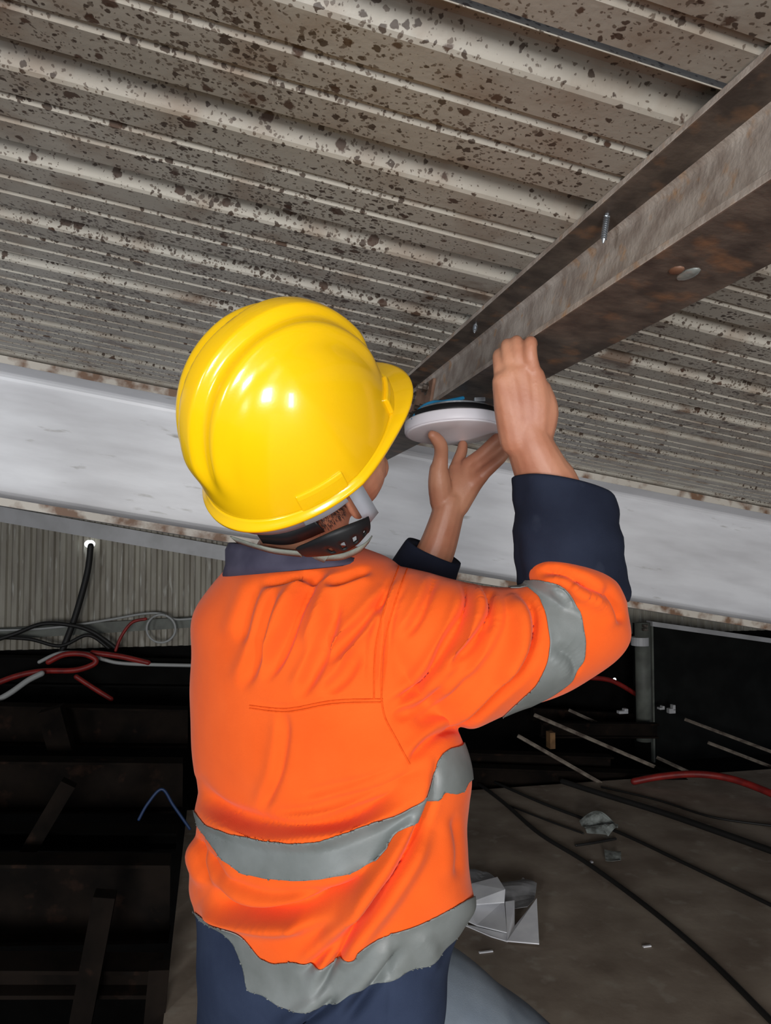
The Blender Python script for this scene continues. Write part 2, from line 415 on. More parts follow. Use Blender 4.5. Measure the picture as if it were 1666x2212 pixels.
def hexbolt(name, c, ax, mat, parent, r=.008, h=.007, shank=.012):
    """bolt head, washer and threaded end, axis ax in parent's frame"""
    ax = nrm(ax); c = np.asarray(c, float)
    x = nrm(np.cross(ax, (.3, .5, .8))); y = np.cross(ax, x)
    def cyl(r, a0, a1, n, tw=0):
        R0 = [c + ax * a0 + r * (math.cos(2 * math.pi * k / n + tw) * x + math.sin(2 * math.pi * k / n + tw) * y) for k in range(n)]
        R1 = [p + ax * (a1 - a0) for p in R0]; return loftg([np.array(R0), np.array(R1)])
    g = joing(cyl(r * 1.45, 0, .0018, 14), cyl(r, .0018, .0018 + h, 6), cyl(r * .55, h, h + shank, 10))
    return obj(name, *g, mat, parent)
wl = cx - wb / 2
sp = obj('splice_plate', *boxg((wl - .003, 1.64, .362), (.006, .36, .074)), mt_plate, pur); bevel(sp, .001)
for D, hh in ((1.50, .385), (1.50, .342), (1.60, .385), (1.60, .342), (1.71, .385), (1.71, .342)):
    b = hexbolt('bolt', (wl - .006, D, hh), (-1, 0, 0), mt_bolt, sp, r=.0095, h=.008)
def screw(D, lat, ln):
    P = [(lat, D, HR - tf), (lat, D, HR - tf - ln)]
    core = tubeg(smooth_path(P, 8), [.0024] * 7 + [.0010], 8)
    hel = [(lat + .0029 * math.cos(t), D + .0029 * math.sin(t), HR - tf - .002 - (ln - .006) * t / (2 * math.pi * 11)) for t in np.linspace(0, 2 * math.pi * 11, 110)]
    return obj('roofing_screw', *joing(core, tubeg(hel, .0007, 4)), mt_zinc, pur)
# ray -> roof frame under the top flange
def onH(u, v, h):
    r = ray(u, v); t = h / (r @ rn); p = r * t; return p @ r1, p @ r2
q = onH(1312, 462, HR - tf); screw(q[1], min(q[0], cx - .01), .032)
q = onH(1028, 700, HR - tf); screw(q[1], q[0], .014)
q = onH(884, 825, HR - tf); screw(q[1], q[0], .026)
# scraped blob of mortar on the underside
q = onH(1487, 592, PB)
bl = ellipg((q[0], q[1], PB), np.eye(3), (.007, .016, .003), 12, 6)
obj('dried_paint_blob', *bl, mt_clear, pur, smooth=True)
q = onH(1462, 583, PB); obj('rust_scab', *ellipg((q[0], q[1], PB), np.eye(3), (.006, .009, .003), 10, 6), mt_plate, pur, smooth=True)

# ------------------------------------------------------------------ rafter (pale I-beam across the picture)
raf = thing('rafter_beam', 'pale painted deep steel I-beam spanning behind the worker', 'beam', MR)
V, F = extrude_profile([(2.23 + .15 + (a), b) for a, b in isec(0, .019, HR - .002, .30, .020, .013, .022)], -3.4, 4.0, 0)
bevel(fixn(obj('beam_section', V, F, mt_rafter, raf)), .003, 2)
for h0, h1 in ((.0185, .0395), (HR - .0225, HR - .0020)):
    obj('flange_edge', *boxg((.3, 2.2293, (h0 + h1) / 2), (7.4, .0016, h1 - h0)), mt_rafter_edge, raf)

# ------------------------------------------------------------------ round white light being fixed under the purlin
LC = Pw(983, 934, 1.20)                       # centre of the lower face
LN = nrm(np.array([-.03, .11, 1.0]))        # lamp axis, leaning a little towards the photographer
lx = nrm(np.cross((0, 1, 0), LN)); ly = np.cross(LN, lx)
ML = Matrix([[lx[i], ly[i], LN[i], LC[i]] for i in range(3)] + [[0, 0, 0, 1]])
lamp = thing('round_ceiling_light', 'round flat white light held up against the underside of the dark beam', 'ceiling light', ML)
def lathe(prof, n=64):
    V = [(r * math.cos(2 * math.pi * k / n), r * math.sin(2 * math.pi * k / n), z) for r, z in prof for k in range(n)]; m = len(prof)
    F = [(i * n + k, i * n + (k + 1) % n, (i + 1) * n + (k + 1) % n, (i + 1) * n + k) for i in range(m - 1) for k in range(n)]
    return np.array(V), F + [tuple(range(n - 1, -1, -1)), tuple((m - 1) * n + k for k in range(n))]
LR = .0785
obj('diffuser', *lathe([(LR * .962, .0005), (LR * .965, -.0012), (LR * .93, -.0022), (LR * .5, -.003), (.002, -.0032)][::-1]), mt_lampf, lamp, smooth=True)
r_ = obj('rim', *lathe([(LR * .955, 0), (LR * .985, -.0005), (LR, .0025), (LR, .0145), (LR * .985, .0165), (LR * .9, .017)]), mt_lampw, lamp, smooth=True); 
obj('gasket', *lathe([(LR * .93, .0165), (LR * .935, .020), (LR * .90, .027), (LR * .80, .030)]), mt_blackp, lamp, smooth=True)
obj('mounting_plate', *lathe([(LR * .74, .0295), (LR * .76, .031), (LR * .76, .0335), (LR * .5, .0345)]), mt_zinc, lamp)
obj('spring_clip', *boxg((.035, -.045, .037), (.016, .010, .006)), mt_zinc, lamp)
cab = [Pw(893, 905, 1.165), Pw(902, 890, 1.175), Pw(918, 876, 1.19), Pw(938, 869, 1.20), Pw(960, 868, 1.22), Pw(1000, 860, 1.24)]
tag(obj('data_cable', *tubeg(smooth_path(cab, 30), .0032, 8), mt_bluecable, smooth=True), 'thin blue cable curling out above the round white light', 'cable')

# ------------------------------------------------------------------ the worker
def px_tube(pts, n=8, m=None, flat=1.0):
    """pts: (u, v, depth, radius)"""
    A = np.array([list(Pw(p[0], p[1], p[2])) + [p[3]] for p in pts]); A = smooth_path(A, m or 5 * len(pts))
    return tubeg(A[:, :3], np.maximum(A[:, 3], .002), n, flat=flat)
# head frame: looks up to the right, crown tipped back towards the photographer
AL, BA, YA = .876, .743, .26
HC = Pw(649.5, 947, .888)
hf = nrm((math.cos(BA) * cR + math.sin(BA) * cU) * math.cos(YA) + cF * math.sin(YA))
_e1 = -math.sin(BA) * cR + math.cos(BA) * cU; _e2 = (math.cos(BA) * cR + math.sin(BA) * cU) * math.sin(YA) - cF * math.cos(YA)
hu = nrm(_e1 * math.cos(AL) + _e2 * math.sin(AL)); hr = np.cross(hf, hu)
def Hp(f, r, u): return HC + f * hf + r * hr + u * hu
HAX = [hf, hr, hu]
body = []
body.append(ellipg(Hp(-.012, 0, .005), HAX, (.098, .079, .105), 28, 18))           # skull
body.append(ellipg(Hp(.022, 0, -.075), HAX, (.064, .060, .062), 24, 14))           # jaw
body.append(ellipg(Hp(.062, 0, -.115), HAX, (.026, .026, .020), 16, 10))           # chin
body.append(ellipg(Hp(.090, 0, -.055), HAX, (.016, .013, .022), 14, 10))           # nose
body.append(ellipg(Hp(.082, 0, -.090), HAX, (.010, .024, .008), 14, 8))            # mouth
for s in (-1, 1):
    body.append(ellipg(Hp(.074, s * .032, -.028), HAX, (.012, .016, .009), 12, 8))  # eyes
    ea = [nrm(hf * .35 + hr * s * .94), nrm(hr * s * .35 * -1 + hf * .94), hu]
    body.append(ellipg(Hp(-.006, s * .083, -.045), [nrm(hf * .8 - hr * s * .6), nrm(hf * .6 + hr * s * .8), hu], (.020, .007, .033), 16, 10))   # ear
    body.append(ellipg(Hp(-.001, s * .080, -.073), HAX, (.010, .007, .013), 12, 8))    # lobe
NB = Pw(640, 1215, 1.04)
neckp = np.array([Hp(-.025, 0, -.03), Hp(-.033, 0, -.085), Pw(652, 1150, .997), NB])
body.append(tubeg(smooth_path(neckp, 12), np.linspace(.060, .050, 12), 20))
# trunk core under the clothes
body.append(tubeg(smooth_path([NB, Pw(660, 1400, 1.02), Pw(700, 1800, 1.01), Pw(700, 2130, 1.0)], 16), np.linspace(.06, .10, 16), 16))
# right arm
body.append(px_tube([(700, 1290, 1.0, .05), (860, 1340, .955, .055), (1050, 1390, .945, .045), (1250, 1335, .945, .034), (1262, 1310, .947, .034)], 14, 30))
body.append(px_tube([(1262, 1320, .946, .034), (1230, 1180, .955, .042), (1190, 1060, .950, .0410), (1170, 1020, .945, .037), (1150, 975, .940, .0325), (1140, 945, .938, .0295), (1132, 905, .934, .0245)], 18, 30, flat=.86))
# right hand, back of hand towards us, fingers up against the beam
def finger(pts): body.append(px_tube(pts, 12, 18))
for (ku, kv, kr) in ((1088, 826, .0142), (1105, 812, .0147), (1128, 806, .0147), (1153, 815, .0142)):
    body.append(px_tube([(1132 + (ku - 1118) * .5, 950, .935, .0215), ((1138 + ku) / 2 + (ku - 1118) * .35, 880, .928, .0198), (ku, kv, .924, kr)], 12, 14))
body.append(px_tube([(1158, 950, .938, .020), (1173, 890, .934, .0192), (1166, 845, .930, .0150)], 12, 12))     # heel of hand
finger([(1087, 826, .926, .0108), (1080, 792, .932, .0086), (1078, 768, .944, .0080), (1082, 766, .962, .0072)])
finger([(1105, 812, .924, .0112), (1098, 772, .926, .0088), (1096, 746, .936, .0082), (1099, 748, .958, .0074)])
finger([(1128, 806, .924, .0112), (1119, 767, .921, .0088), (1116, 739, .930, .0083), (1118, 745, .950, .0075)])
finger([(1153, 815, .924, .0110), (1146, 772, .913, .0090), (1146, 741, .915, .0082), (1150, 744, .930, .0072)])
finger([(1100, 905, .945, .016), (1092, 875, .965, .0130), (1092, 850, .99, .0110), (1094, 838, 1.01, .0092)])   # thumb, behind
# left arm and hand: palm towards us, carrying the lamp from below
body.append(px_tube([(620, 1290, 1.04, .05), (545, 1330, 1.10, .045), (660, 1360, 1.18, .045), (830, 1370, 1.22, .040), (850, 1350, 1.22, .040)], 14, 26))
body.append(px_tube([(840, 1365, 1.22, .040), (900, 1275, 1.215, .040), (940, 1195, 1.205, .034), (962, 1130, 1.20, .0295), (972, 1090, 1.20, .0280)], 16, 24, flat=.85))
for (ku, kv, kd, kr) in ((985, 1015, 1.212, .0125), (1012, 1005, 1.208, .0130), (1036, 1006, 1.200, .0130), (1040, 1028, 1.19, .012)):
    body.append(px_tube([(972 + (ku - 1000) * .35, 1092, 1.20, .0205), ((980 + ku) / 2 + 4, 1050, 1.203, .0185), (ku, kv, kd, kr)], 12, 14))
body.append(px_tube([(955, 1085, 1.195, .019), (950, 1045, 1.185, .0185), (948, 1015, 1.178, .0150)], 12, 12))          # thumb mound
finger([(948, 1018, 1.178, .0145), (953, 985, 1.168, .0112), (952, 962, 1.158, .0108), (941, 946, 1.150, .0095), (934, 940, 1.146, .0075)])   # thumb
finger([(985, 1015, 1.212, .0118), (992, 992, 1.225, .0100), (998, 975, 1.235, .0092), (1000, 962, 1.243, .0085)])       # index
finger([(1014, 1003, 1.207, .0120), (1040, 982, 1.198, .0105), (1060, 962, 1.193, .0096), (1074, 947, 1.193, .0086)])      # middle
finger([(1036, 1006, 1.200, .0115), (1062, 985, 1.192, .0100), (1080, 968, 1.190, .0094), (1094, 952, 1.192, .0085)])    # ring
finger([(1040, 1028, 1.19, .0105), (1066, 1005, 1.184, .0092), (1084, 988, 1.184, .0086), (1098, 970, 1.188, .0078)])    # little
# legs under the trousers
HIPR = np.array([.03, 1.04, .82]); KNR = np.array([.29, 1.22, .52]); ANR = np.array([.27, 1.36, .10])
HIPL = np.array([-.13, 1.05, .82]); KNL = np.array([-.15, 1.06, .48]); ANL = np.array([-.14, 1.02, .10])
for a, b, c in ((HIPR, KNR, ANR), (HIPL, KNL, ANL)):
    body.append(tubeg(smooth_path([a, b, c], 20), np.linspace(.055, .04, 20), 14))
    body.append(tubeg(smooth_path([c, c + (.0, .03, -.05), c + (.02, .10, -.06)], 8), .03, 12))
V, Tr = voxel(body, .0023, 5, .5)
person = obj('person', V, Tr, mt_skin, smooth=True)
tag(person, 'worker in orange hi-vis shirt and yellow hard hat reaching up to a light', 'person')
print('body', len(V))

# --- shirt
tors = [(1180, 600, 780, 1.03, .05), (1205, 530, 850, 1.015, .085), (1255, 462, 890, 1.005, .110), (1330, 421, 915, 1.0, .125), (1420, 413, 930, 1.0, .135), (1520, 415, 960, 1.0, .138),
        (1620, 420, 1005, 1.0, .138), (1690, 427, 1027, 1.0, .138), (1745, 441, 1020, 1.0, .138), (1790, 433, 1010, 1.0, .142), (1850, 414, 1014, 1.0, .148), (1920, 411, 1023, 1.0, .15),
        (1960, 424, 1026, 1.0, .145), (2000, 428, 1003, 1.0, .140), (2060, 424, 982, 1.0, .138), (2120, 421, 966, 1.0, .136), (2212, 426, 960, 1.0, .136), (2270, 430, 955, 1.0, .134)]
A = smooth_path(tors, 70)
rings = [pxring((r[1] + r[2]) / 2, r[0], r[3], (r[2] - r[1]) / 2, r[4], k=-.30, n=56, sq=2.25) for r in A]
shirt = [loftg(rings)]
def sleeve(rows, m, n=36):
    """rows: u, v, depth, half width px, half depth m, roll angle of the section (deg, direction of its long axis in the picture)"""
    A = smooth_path(rows, m); out = []
    for u, v, d, hw, hdp, an in A:
        ca, sa = math.cos(math.radians(an)), math.sin(math.radians(an))
        out.append(np.array([Pw(u + hw * math.cos(t) * ca, v + hw * math.cos(t) * sa, d + hdp * math.sin(t)) for t in np.linspace(0, 2 * math.pi, n, endpoint=False)]))
    return loftg(out)
shirt.append(sleeve([(760, 1360, .975, 140, .085, 88), (850, 1372, .955, 158, .095, 86), (930, 1400, .945, 172, .095, 84), (1010, 1410, .94, 160, .088, 80), (1100, 1400, .938, 140, .080, 72), (1190, 1378, .938, 128, .074, 64),
                     (1255, 1348, .94, 118, .070, 55), (1300, 1325, .943, 92, .060, 45), (1325, 1312, .945, 55, .040, 40), (1345, 1302, .946, 15, .015, 40)], 40))
shirt.append(sleeve([(1268, 1350, .943, 84, .066, 10), (1256, 1315, .945, 104, .074, 10), (1246, 1282, .946, 116, .080, 12), (1240, 1255, .946, 117, .080, 12), (1238, 1232, .946, 108, .074, 11), (1236, 1216, .948, 90, .06, 11)], 18))
# left shoulder and the sleeve reaching forward on the far side
shirt.append(sleeve([(600, 1300, 1.03, 90, .08, 80), (540, 1318, 1.08, 80, .07, 80), (530, 1332, 1.13, 66, .06, 80)], 10))
shirt.append(px_tube([(580, 1330, 1.0, .055), (640, 1302, .975, .05), (720, 1290, .955, .048), (800, 1298, .95, .052), (870, 1320, .955, .055)], 20, 20))
shirt.append(px_tube([(540, 1335, 1.11, .06), (660, 1360, 1.18, .062), (820, 1370, 1.22, .060), (870, 1335, 1.22, .056), (905, 1270, 1.215, .052)], 20, 24))
V, Tr = voxel(shirt, .0026, 20, .5)
N = vnormals(V, Tr); uv, dep = proj(V); uv0 = uv
facing = np.clip(-(N @ cF) * 2.5 + .2, 0, 1) * (dep < 1.09)
def fold(pts, wd, amp, asym=0.):
    """a crease (amp<0) or ridge (amp>0), metres, tapering to its ends"""
    global V
    d, par, sg = dist_line(uv, smooth_path(pts, 24))
    tp = np.clip(np.minimum(par, 1 - par) * 5, 0, 1); tp = tp * tp * (3 - 2 * tp) * .85 + .15 * (tp > 0)
    if amp < 0:     # a sharp valley with a soft lip on one side
        pr = np.exp(-(d / (wd * .72)) ** 2) - .45 * np.exp(-((d - wd * 1.7) / (wd * 1.1)) ** 2) * (.6 + .4 * sg)
    else: pr = np.exp(-(d / wd) ** 2)
    V += N * (2.0 * amp * tp * pr * facing)[:, None]
FOLDS = [
 # upper back, from the collar down
 ([(690, 1215), (655, 1290), (610, 1390), (570, 1470)], 13, -.0075), ([(720, 1225), (690, 1310), (650, 1400)], 14, .004), ([(640, 1260), (600, 1330), (560, 1420)], 18, .0045),
 ([(600, 1270), (570, 1350), (540, 1440), (520, 1490)], 14, -.0045), ([(560, 1250), (530, 1330), (510, 1390)], 16, -.004), ([(840, 1275), (790, 1340), (730, 1400), (700, 1430)], 12, -.006),
 ([(825, 1310), (780, 1370), (735, 1425)], 14, .004), ([(730, 1290), (705, 1380), (670, 1460), (645, 1510)], 15, -.006), ([(770, 1410), (745, 1460), (700, 1500)], 14, -.0045),
 ([(560, 1262), (640, 1245), (700, 1238)], 10, -.005), ([(700, 1262), (760, 1240), (800, 1225)], 10, -.005),
 # shoulder seam, pleats of the sleeve
 ([(868, 1232), (840, 1300), (822, 1400), (818, 1505)], 9, .003), ([(850, 1232), (822, 1310), (803, 1400), (800, 1500)], 6, -.003), ([(886, 1240), (852, 1310), (836, 1400), (832, 1505)], 6, -.003),
 ([(945, 1240), (905, 1330), (870, 1380)], 11, -.005), ([(1000, 1250), (1005, 1310), (960, 1400), (915, 1470), (840, 1530)], 11, -.008), ([(1022, 1256), (1035, 1320), (1000, 1400), (950, 1460)], 10, .005),
 ([(1035, 1262), (1050, 1320), (1020, 1390), (965, 1440)], 9, -.0085), ([(1055, 1268), (1072, 1330), (1050, 1400), (1000, 1460), (930, 1520)], 11, .005), ([(1060, 1275), (1063, 1325), (1055, 1370)], 8, -.007),
 ([(1115, 1272), (1150, 1320), (1150, 1390), (1110, 1465), (1030, 1540), (960, 1590)], 11, -.010), ([(1100, 1290), (1122, 1340), (1115, 1400), (1070, 1470)], 18, .005), ([(1020, 1440), (960, 1510), (890, 1570)], 20, -.004),
 ([(960, 1475), (900, 1530), (850, 1550)], 14, -.005), ([(990, 1560), (930, 1600), (880, 1650)], 12, -.006),
 ([(1160, 1235), (1220, 1240), (1290, 1290)], 9, -.007), ([(1240, 1250), (1280, 1270), (1310, 1300)], 9, -.006), ([(1300, 1265), (1330, 1310), (1345, 1350)], 13, -.005), ([(1200, 1262), (1225, 1280), (1240, 1310)], 7, -.004),
 ([(1190, 1400), (1230, 1420), (1245, 1460)], 14, -.003),
 # yoke seam and centre back pleat
 ([(545, 1522), (620, 1530), (720, 1512), (820, 1510)], 6, -.0022), ([(612, 1535), (610, 1600), (600, 1680), (560, 1760)], 12, -.003),
 # waist folds and blousing
 ([(428, 1674), (455, 1722), (500, 1756), (600, 1780), (700, 1776), (800, 1740), (890, 1678)], 16, -.0075), ([(430, 1720), (470, 1772), (560, 1810), (640, 1815), (740, 1800), (850, 1750), (930, 1690)], 13, .006),
 ([(560, 1755), (660, 1750), (760, 1722), (860, 1680), (920, 1655)], 13, -.0042), ([(640, 1720), (760, 1690), (870, 1650)], 13, -.0025),
 ([(438, 1800), (470, 1868), (525, 1912), (600, 1930), (720, 1918)], 15, -.007), ([(455, 1905), (500, 1950), (570, 1966), (660, 1955), (740, 1920), (800, 1880)], 18, -.011), ([(440, 1945), (500, 1985), (600, 1995), (680, 1985)], 18, .007),
 ([(436, 1800), (438, 1860), (458, 1908)], 11, -.009), ([(470, 1860), (520, 1915), (600, 1935), (700, 1925)], 16, .006),
 ([(945, 1640), (915, 1760), (860, 1870), (790, 1970), (720, 2080), (680, 2160)], 11, -.009), ([(920, 1790), (870, 1890), (800, 1995), (740, 2085)], 20, .007), ([(885, 1760), (830, 1870), (760, 1960), (690, 2040)], 18, .006),
 ([(840, 1900), (770, 1985), (700, 2060), (650, 2100)], 12, -.007), ([(870, 2040), (790, 2150), (740, 2212)], 16, -.006), ([(730, 2150), (680, 2195), (620, 2240)], 14, -.006), ([(640, 2000), (648, 1990), (655, 1970)], 10, .003),
 ([(980, 1760), (990, 1840), (985, 1900)], 14, -.003), ([(845, 2000), (842, 2120), (838, 2215)], 4, -.002), ([(900, 2010), (930, 2060), (940, 2110)], 20, .003)]
for f_ in FOLDS: fold(*f_)
def relax(V, Tr, it, f=.5):
    E_ = np.concatenate([Tr[:, [0, 1]], Tr[:, [1, 2]], Tr[:, [2, 0]]]); cnt = np.bincount(E_.ravel(), minlength=len(V)).astype(float)
    for _ in range(it):
        S_ = np.zeros_like(V)
        for k in range(3):
            S_[:, k] = np.bincount(E_[:, 0], V[E_[:, 1], k], len(V)) + np.bincount(E_[:, 1], V[E_[:, 0], k], len(V))
        V = V + f * (S_ / cnt[:, None] - V)
    return V
V = relax(V, Tr, 5)
N = vnormals(V, Tr); uv, dep = proj(V)
rnd_ = sum(.0010 * np.sin(V @ (rng.normal(size=3) * 26) + rng.uniform(0, 6)) for _ in range(8))
V += N * rnd_[:, None]
uv = uv0
# two-tone: navy below the lower band
below = [(380, 1962), (432, 1968), (470, 1990), (505, 2040), (530, 2110), (560, 2130), (640, 2120), (800, 2090), (900, 2040), (1000, 1985), (1060, 1950), (1060, 2500), (380, 2500)]
(navV, navT), (orV, orT) = cut(V, Tr, np.where(dep < 2, sdf_poly(uv, below), -1))
shirt_o = obj('shirt', orV, orT, mt_orange, person, smooth=True)
shirt_o['label'] = 'orange hi-vis cotton work shirt'
tail = obj('shirt_tail', navV, navT, mt_tail, shirt_o, smooth=True); tail['label'] = 'navy lower part of the shirt'
N = relax(vnormals(V, Tr), Tr, 6); N /= np.linalg.norm(N, axis=1)[:, None]
def smooth_rim(V, Tr, it):
    E_ = np.sort(np.concatenate([Tr[:, [0, 1]], Tr[:, [1, 2]], Tr[:, [2, 0]]]), axis=1)
    u, c = np.unique(E_, axis=0, return_counts=True); b = u[c == 1]; V = V.copy()
    cnt = np.bincount(b.ravel(), minlength=len(V)); m = cnt == 2
    for _ in range(it):
        S_ = np.zeros_like(V)
        for k in range(3): S_[:, k] = np.bincount(b[:, 0], V[b[:, 1], k], len(V)) + np.bincount(b[:, 1], V[b[:, 0], k], len(V))
        V[m] += .5 * (S_[m] / 2 - V[m])
    return V
def tape(name, poly, mask=None, off=.0020, label=None):
    s_ = sdf_poly(uv, smooth_closed(poly))
    if mask is not None: s_ = np.where(mask, s_, -50)
    (tv, tt), _ = cut(V + N * off, Tr, s_)
    tv = smooth_rim(tv, tt, 30)
    o = obj(name, tv, tt, mt_tape, shirt_o, smooth=True)
    sm = o.modifiers.new('t', 'SOLIDIFY'); sm.thickness = .0012; sm.offset = -1
    if label: o['label'] = label
    return o
def smooth_closed(p): return p
top1 = [(425, 1715), (437, 1742), (470, 1780), (520, 1803), (580, 1817), (640, 1819), (700, 1813), (760, 1797), (820, 1772), (880, 1738), (922, 1706), (936, 1670), (948, 1632), (965, 1618), (992, 1612), (1000, 1604), (1034, 1598)]
bot1 = [(1036, 1676), (1010, 1690), (1004, 1708), (985, 1716), (955, 1708), (950, 1726), (922, 1738), (912, 1768), (880, 1782), (850, 1800), (835, 1835), (815, 1858), (760, 1880), (700, 1895), (640, 1901), (580, 1897), (530, 1885), (490, 1855), (462, 1815), (444, 1785), (430, 1750)]
tape('reflective_tape', top1 + bot1)
top2 = [(425, 1964), (460, 1985), (505, 1990), (530, 2030), (560, 2070), (590, 2082), (640, 2076), (690, 2090), (722, 2083), (740, 2065), (768, 2068), (778, 2032), (840, 2016), (900, 1996), (960, 1965), (1000, 1945), (1040, 1930)]
bot2 = [(1040, 1955), (1010, 1985), (990, 2022), (960, 2050), (920, 2085), (880, 2095), (850, 2116), (800, 2136), (760, 2140), (725, 2172), (690, 2178), (640, 2182), (600, 2170), (570, 2150), (535, 2140), (524, 2090), (505, 2040), (480, 2010), (440, 1985)]
tape('reflective_tape', top2 + bot2)
arm1 = [(1095, 1272), (1110, 1256), (1160, 1252), (1205, 1258), (1235, 1282), (1255, 1325), (1266, 1385), (1262, 1425), (1235, 1470), (1190, 1505), (1150, 1530), (1100, 1560), (1085, 1555), (1120, 1520), (1155, 1480), (1178, 1430), (1186, 1385), (1180, 1330), (1165, 1290), (1140, 1268)]
tape('reflective_tape', arm1, mask=(V @ np.array([1., 0, 0]) > .12))

# stitched seams lying on the shirt
from mathutils.bvhtree import BVHTree
bvh = BVHTree.FromPolygons(V.tolist(), Tr.tolist())
mt_seam = M('orange_seam_stitching', (236, 92, 30), (222, 80, 24), scale=200, rough=.9, spec=.1)
def on_shirt(u, v):
    h = bvh.ray_cast(Vector(CAM), Vector(ray(u, v)))
    return None if h[0] is None else np.array(h[0]) - ray(u, v) * .0004
def seam(pts, r=.0009, mat=None):
    P = [on_shirt(u, v) for u, v in smooth_path(pts, 60)]; P = [p for p in P if p is not None]
    return obj('seam', *tubeg(P, r, 6), mat or mt_seam, shirt_o, smooth=True)
seam([(862, 1222), (835, 1300), (812, 1400), (808, 1508)]); seam([(880, 1228), (852, 1305), (828, 1400), (824, 1508)])
seam([(540, 1524), (620, 1531), (720, 1514), (826, 1510)]); seam([(540, 1530), (620, 1538), (720, 1521), (826, 1517)])
seam([(824, 1508), (832, 1550), (858, 1600), (885, 1650)])
seam([(843, 2022), (842, 2060), (841, 2112)], .0007, M('grey_seam', (96, 100, 100), rough=.8))

# cuffs (navy rolled sleeves), collar
def shell(name, rings, mat, parent, th=.003, wr=0., seed=0):
    V, F = loftg(rings, cap=False)
    if wr:
        r_ = np.random.default_rng(seed); c = V.mean(0); dirn = V - c; dirn[:, 2] = 0; dirn /= np.linalg.norm(dirn, axis=1)[:, None] + 1e-9
        V = V + dirn * sum(wr * np.sin(V @ (r_.normal(size=3) * np.array([40, 40, 90])) + r_.uniform(0, 6)) for _ in range(4))[:, None]
    o = obj(name, V, F, mat, parent, smooth=True); fixn(o)
    s = o.modifiers.new('s', 'SOLIDIFY'); s.thickness = th; s.offset = 0
    return o
rows = smooth_path([(1241, 1285, .952, 112, .060, 7, -6), (1239, 1252, .952, 120, .068, 9, -10), (1232, 1212, .952, 116, .069, 9, -12), (1229, 1190, .952, 115, .070, 9, -14), (1226, 1120, .951, 113, .068, 9, -18), (1223, 1075, .950, 111, .066, 10, -22), (1221, 1058, .950, 108, .063, 10, -22), (1216, 1056, .950, 100, .058, 10, -20), (1205, 1075, .950, 80, .050, 10, -16)], 34)
shell('sleeve_cuff', [pxring(r[0], r[1], r[2], r[3], r[4], roll=r[5] / 57.3, tilt=-r[6], n=48) for r in rows], mt_navy, shirt_o, .004, .0011, 3)
# left cuff
P_ = [Pw(905, 1262, 1.215), Pw(918, 1235, 1.212), Pw(930, 1208, 1.208), Pw(938, 1192, 1.205)]
R_ = [.052, .050, .0475, .046]
def cuff_tube(P, R, n=32):
    P = smooth_path(P, 10); R = np.interp(np.linspace(0, 1, 10), np.linspace(0, 1, len(R)), R); ax = nrm(P[-1] - P[0]); x = nrm(np.cross(ax, cF)); y = np.cross(ax, x)
    return [np.array([P[i] + R[i] * (math.cos(a) * x + .8 * math.sin(a) * y) for a in np.linspace(0, 2 * math.pi, n, endpoint=False)]) for i in range(10)]
rg = cuff_tube(P_, R_); rg.append(rg[-1] * .55 + rg[-1].mean(0) * .45 - nrm(P_[-1] - P_[0]) * .006)
shell('sleeve_cuff', rg, mt_navy, shirt_o, .004, .001, 5)
# collar: standing band, open behind, seen below the helmet
def collar_ring(v, lft, rgt, d, hd, roll, k=-.2): return pxring((lft + rgt) / 2, v, d, (rgt - lft) / 2, hd, roll=roll, tilt=-2, k=k, n=44)
shell('collar', [collar_ring(1229, 484, 815, 1.0, .094, -.10), collar_ring(1215, 486, 812, 1.0, .092, -.02), collar_ring(1200, 491, 806, 1.0, .088, .08), collar_ring(1192, 496, 800, 1.0, .084, .12), collar_ring(1191, 504, 793, 1.0, .080, .12), collar_ring(1208, 511, 787, 1.0, .076, .10)], mt_collar, shirt_o, .003, .0012, 9)

# trousers
tr = [loftg([pxring((r[1] + r[2]) / 2, r[0], 1.0, (r[2] - r[1]) / 2, .108, k=-.3, n=40) for r in ((2120, 470, 915), (2200, 455, 925), (2300, 440, 940), (2440, 450, 950))])]
tr.append(tubeg(smooth_path([HIPR + (-.02, 0, .0), (HIPR + KNR) / 2, KNR, (KNR + ANR) / 2, ANR], 30), np.linspace(.088, .075, 30), 22))
tr.append(tubeg(smooth_path([HIPL + (.02, 0, 0), KNL, ANL], 30), np.linspace(.098, .08, 30), 22))
V, Tr = voxel(tr, .006, 8)
N = vnormals(V, Tr); V += N * sum(.0016 * np.sin(V @ (rng.normal(size=3) * 24) + rng.uniform(0, 6)) for _ in range(7))[:, None]
obj('trousers', V, Tr, mt_trouser, person, smooth=True)
for a, rz in ((ANR, .35), (ANL, -.05)):
    c = np.array([a[0], a[1], 0.]); fd = np.array([math.sin(rz), math.cos(rz), 0]); sd = np.array([fd[1], -fd[0], 0])
    rings = []
    for t, wdt, ht in ((-.085, .028, .06), (-.075, .038, .12), (-.03, .043, .15), (.03, .043, .13), (.08, .046, .085), (.14, .046, .06), (.18, .036, .045), (.19, .02, .03)):
        rings.append(np.array([c + fd * t + sd * wdt * math.cos(q) + np.array([0, 0, max(0.0, ht / 2 + ht / 2 * math.sin(q) * 1.0)]) for q in np.linspace(0, 2 * math.pi, 20, endpoint=False)]))
    obj('boot', *loftg(rings), mt_boot, person, smooth=True)

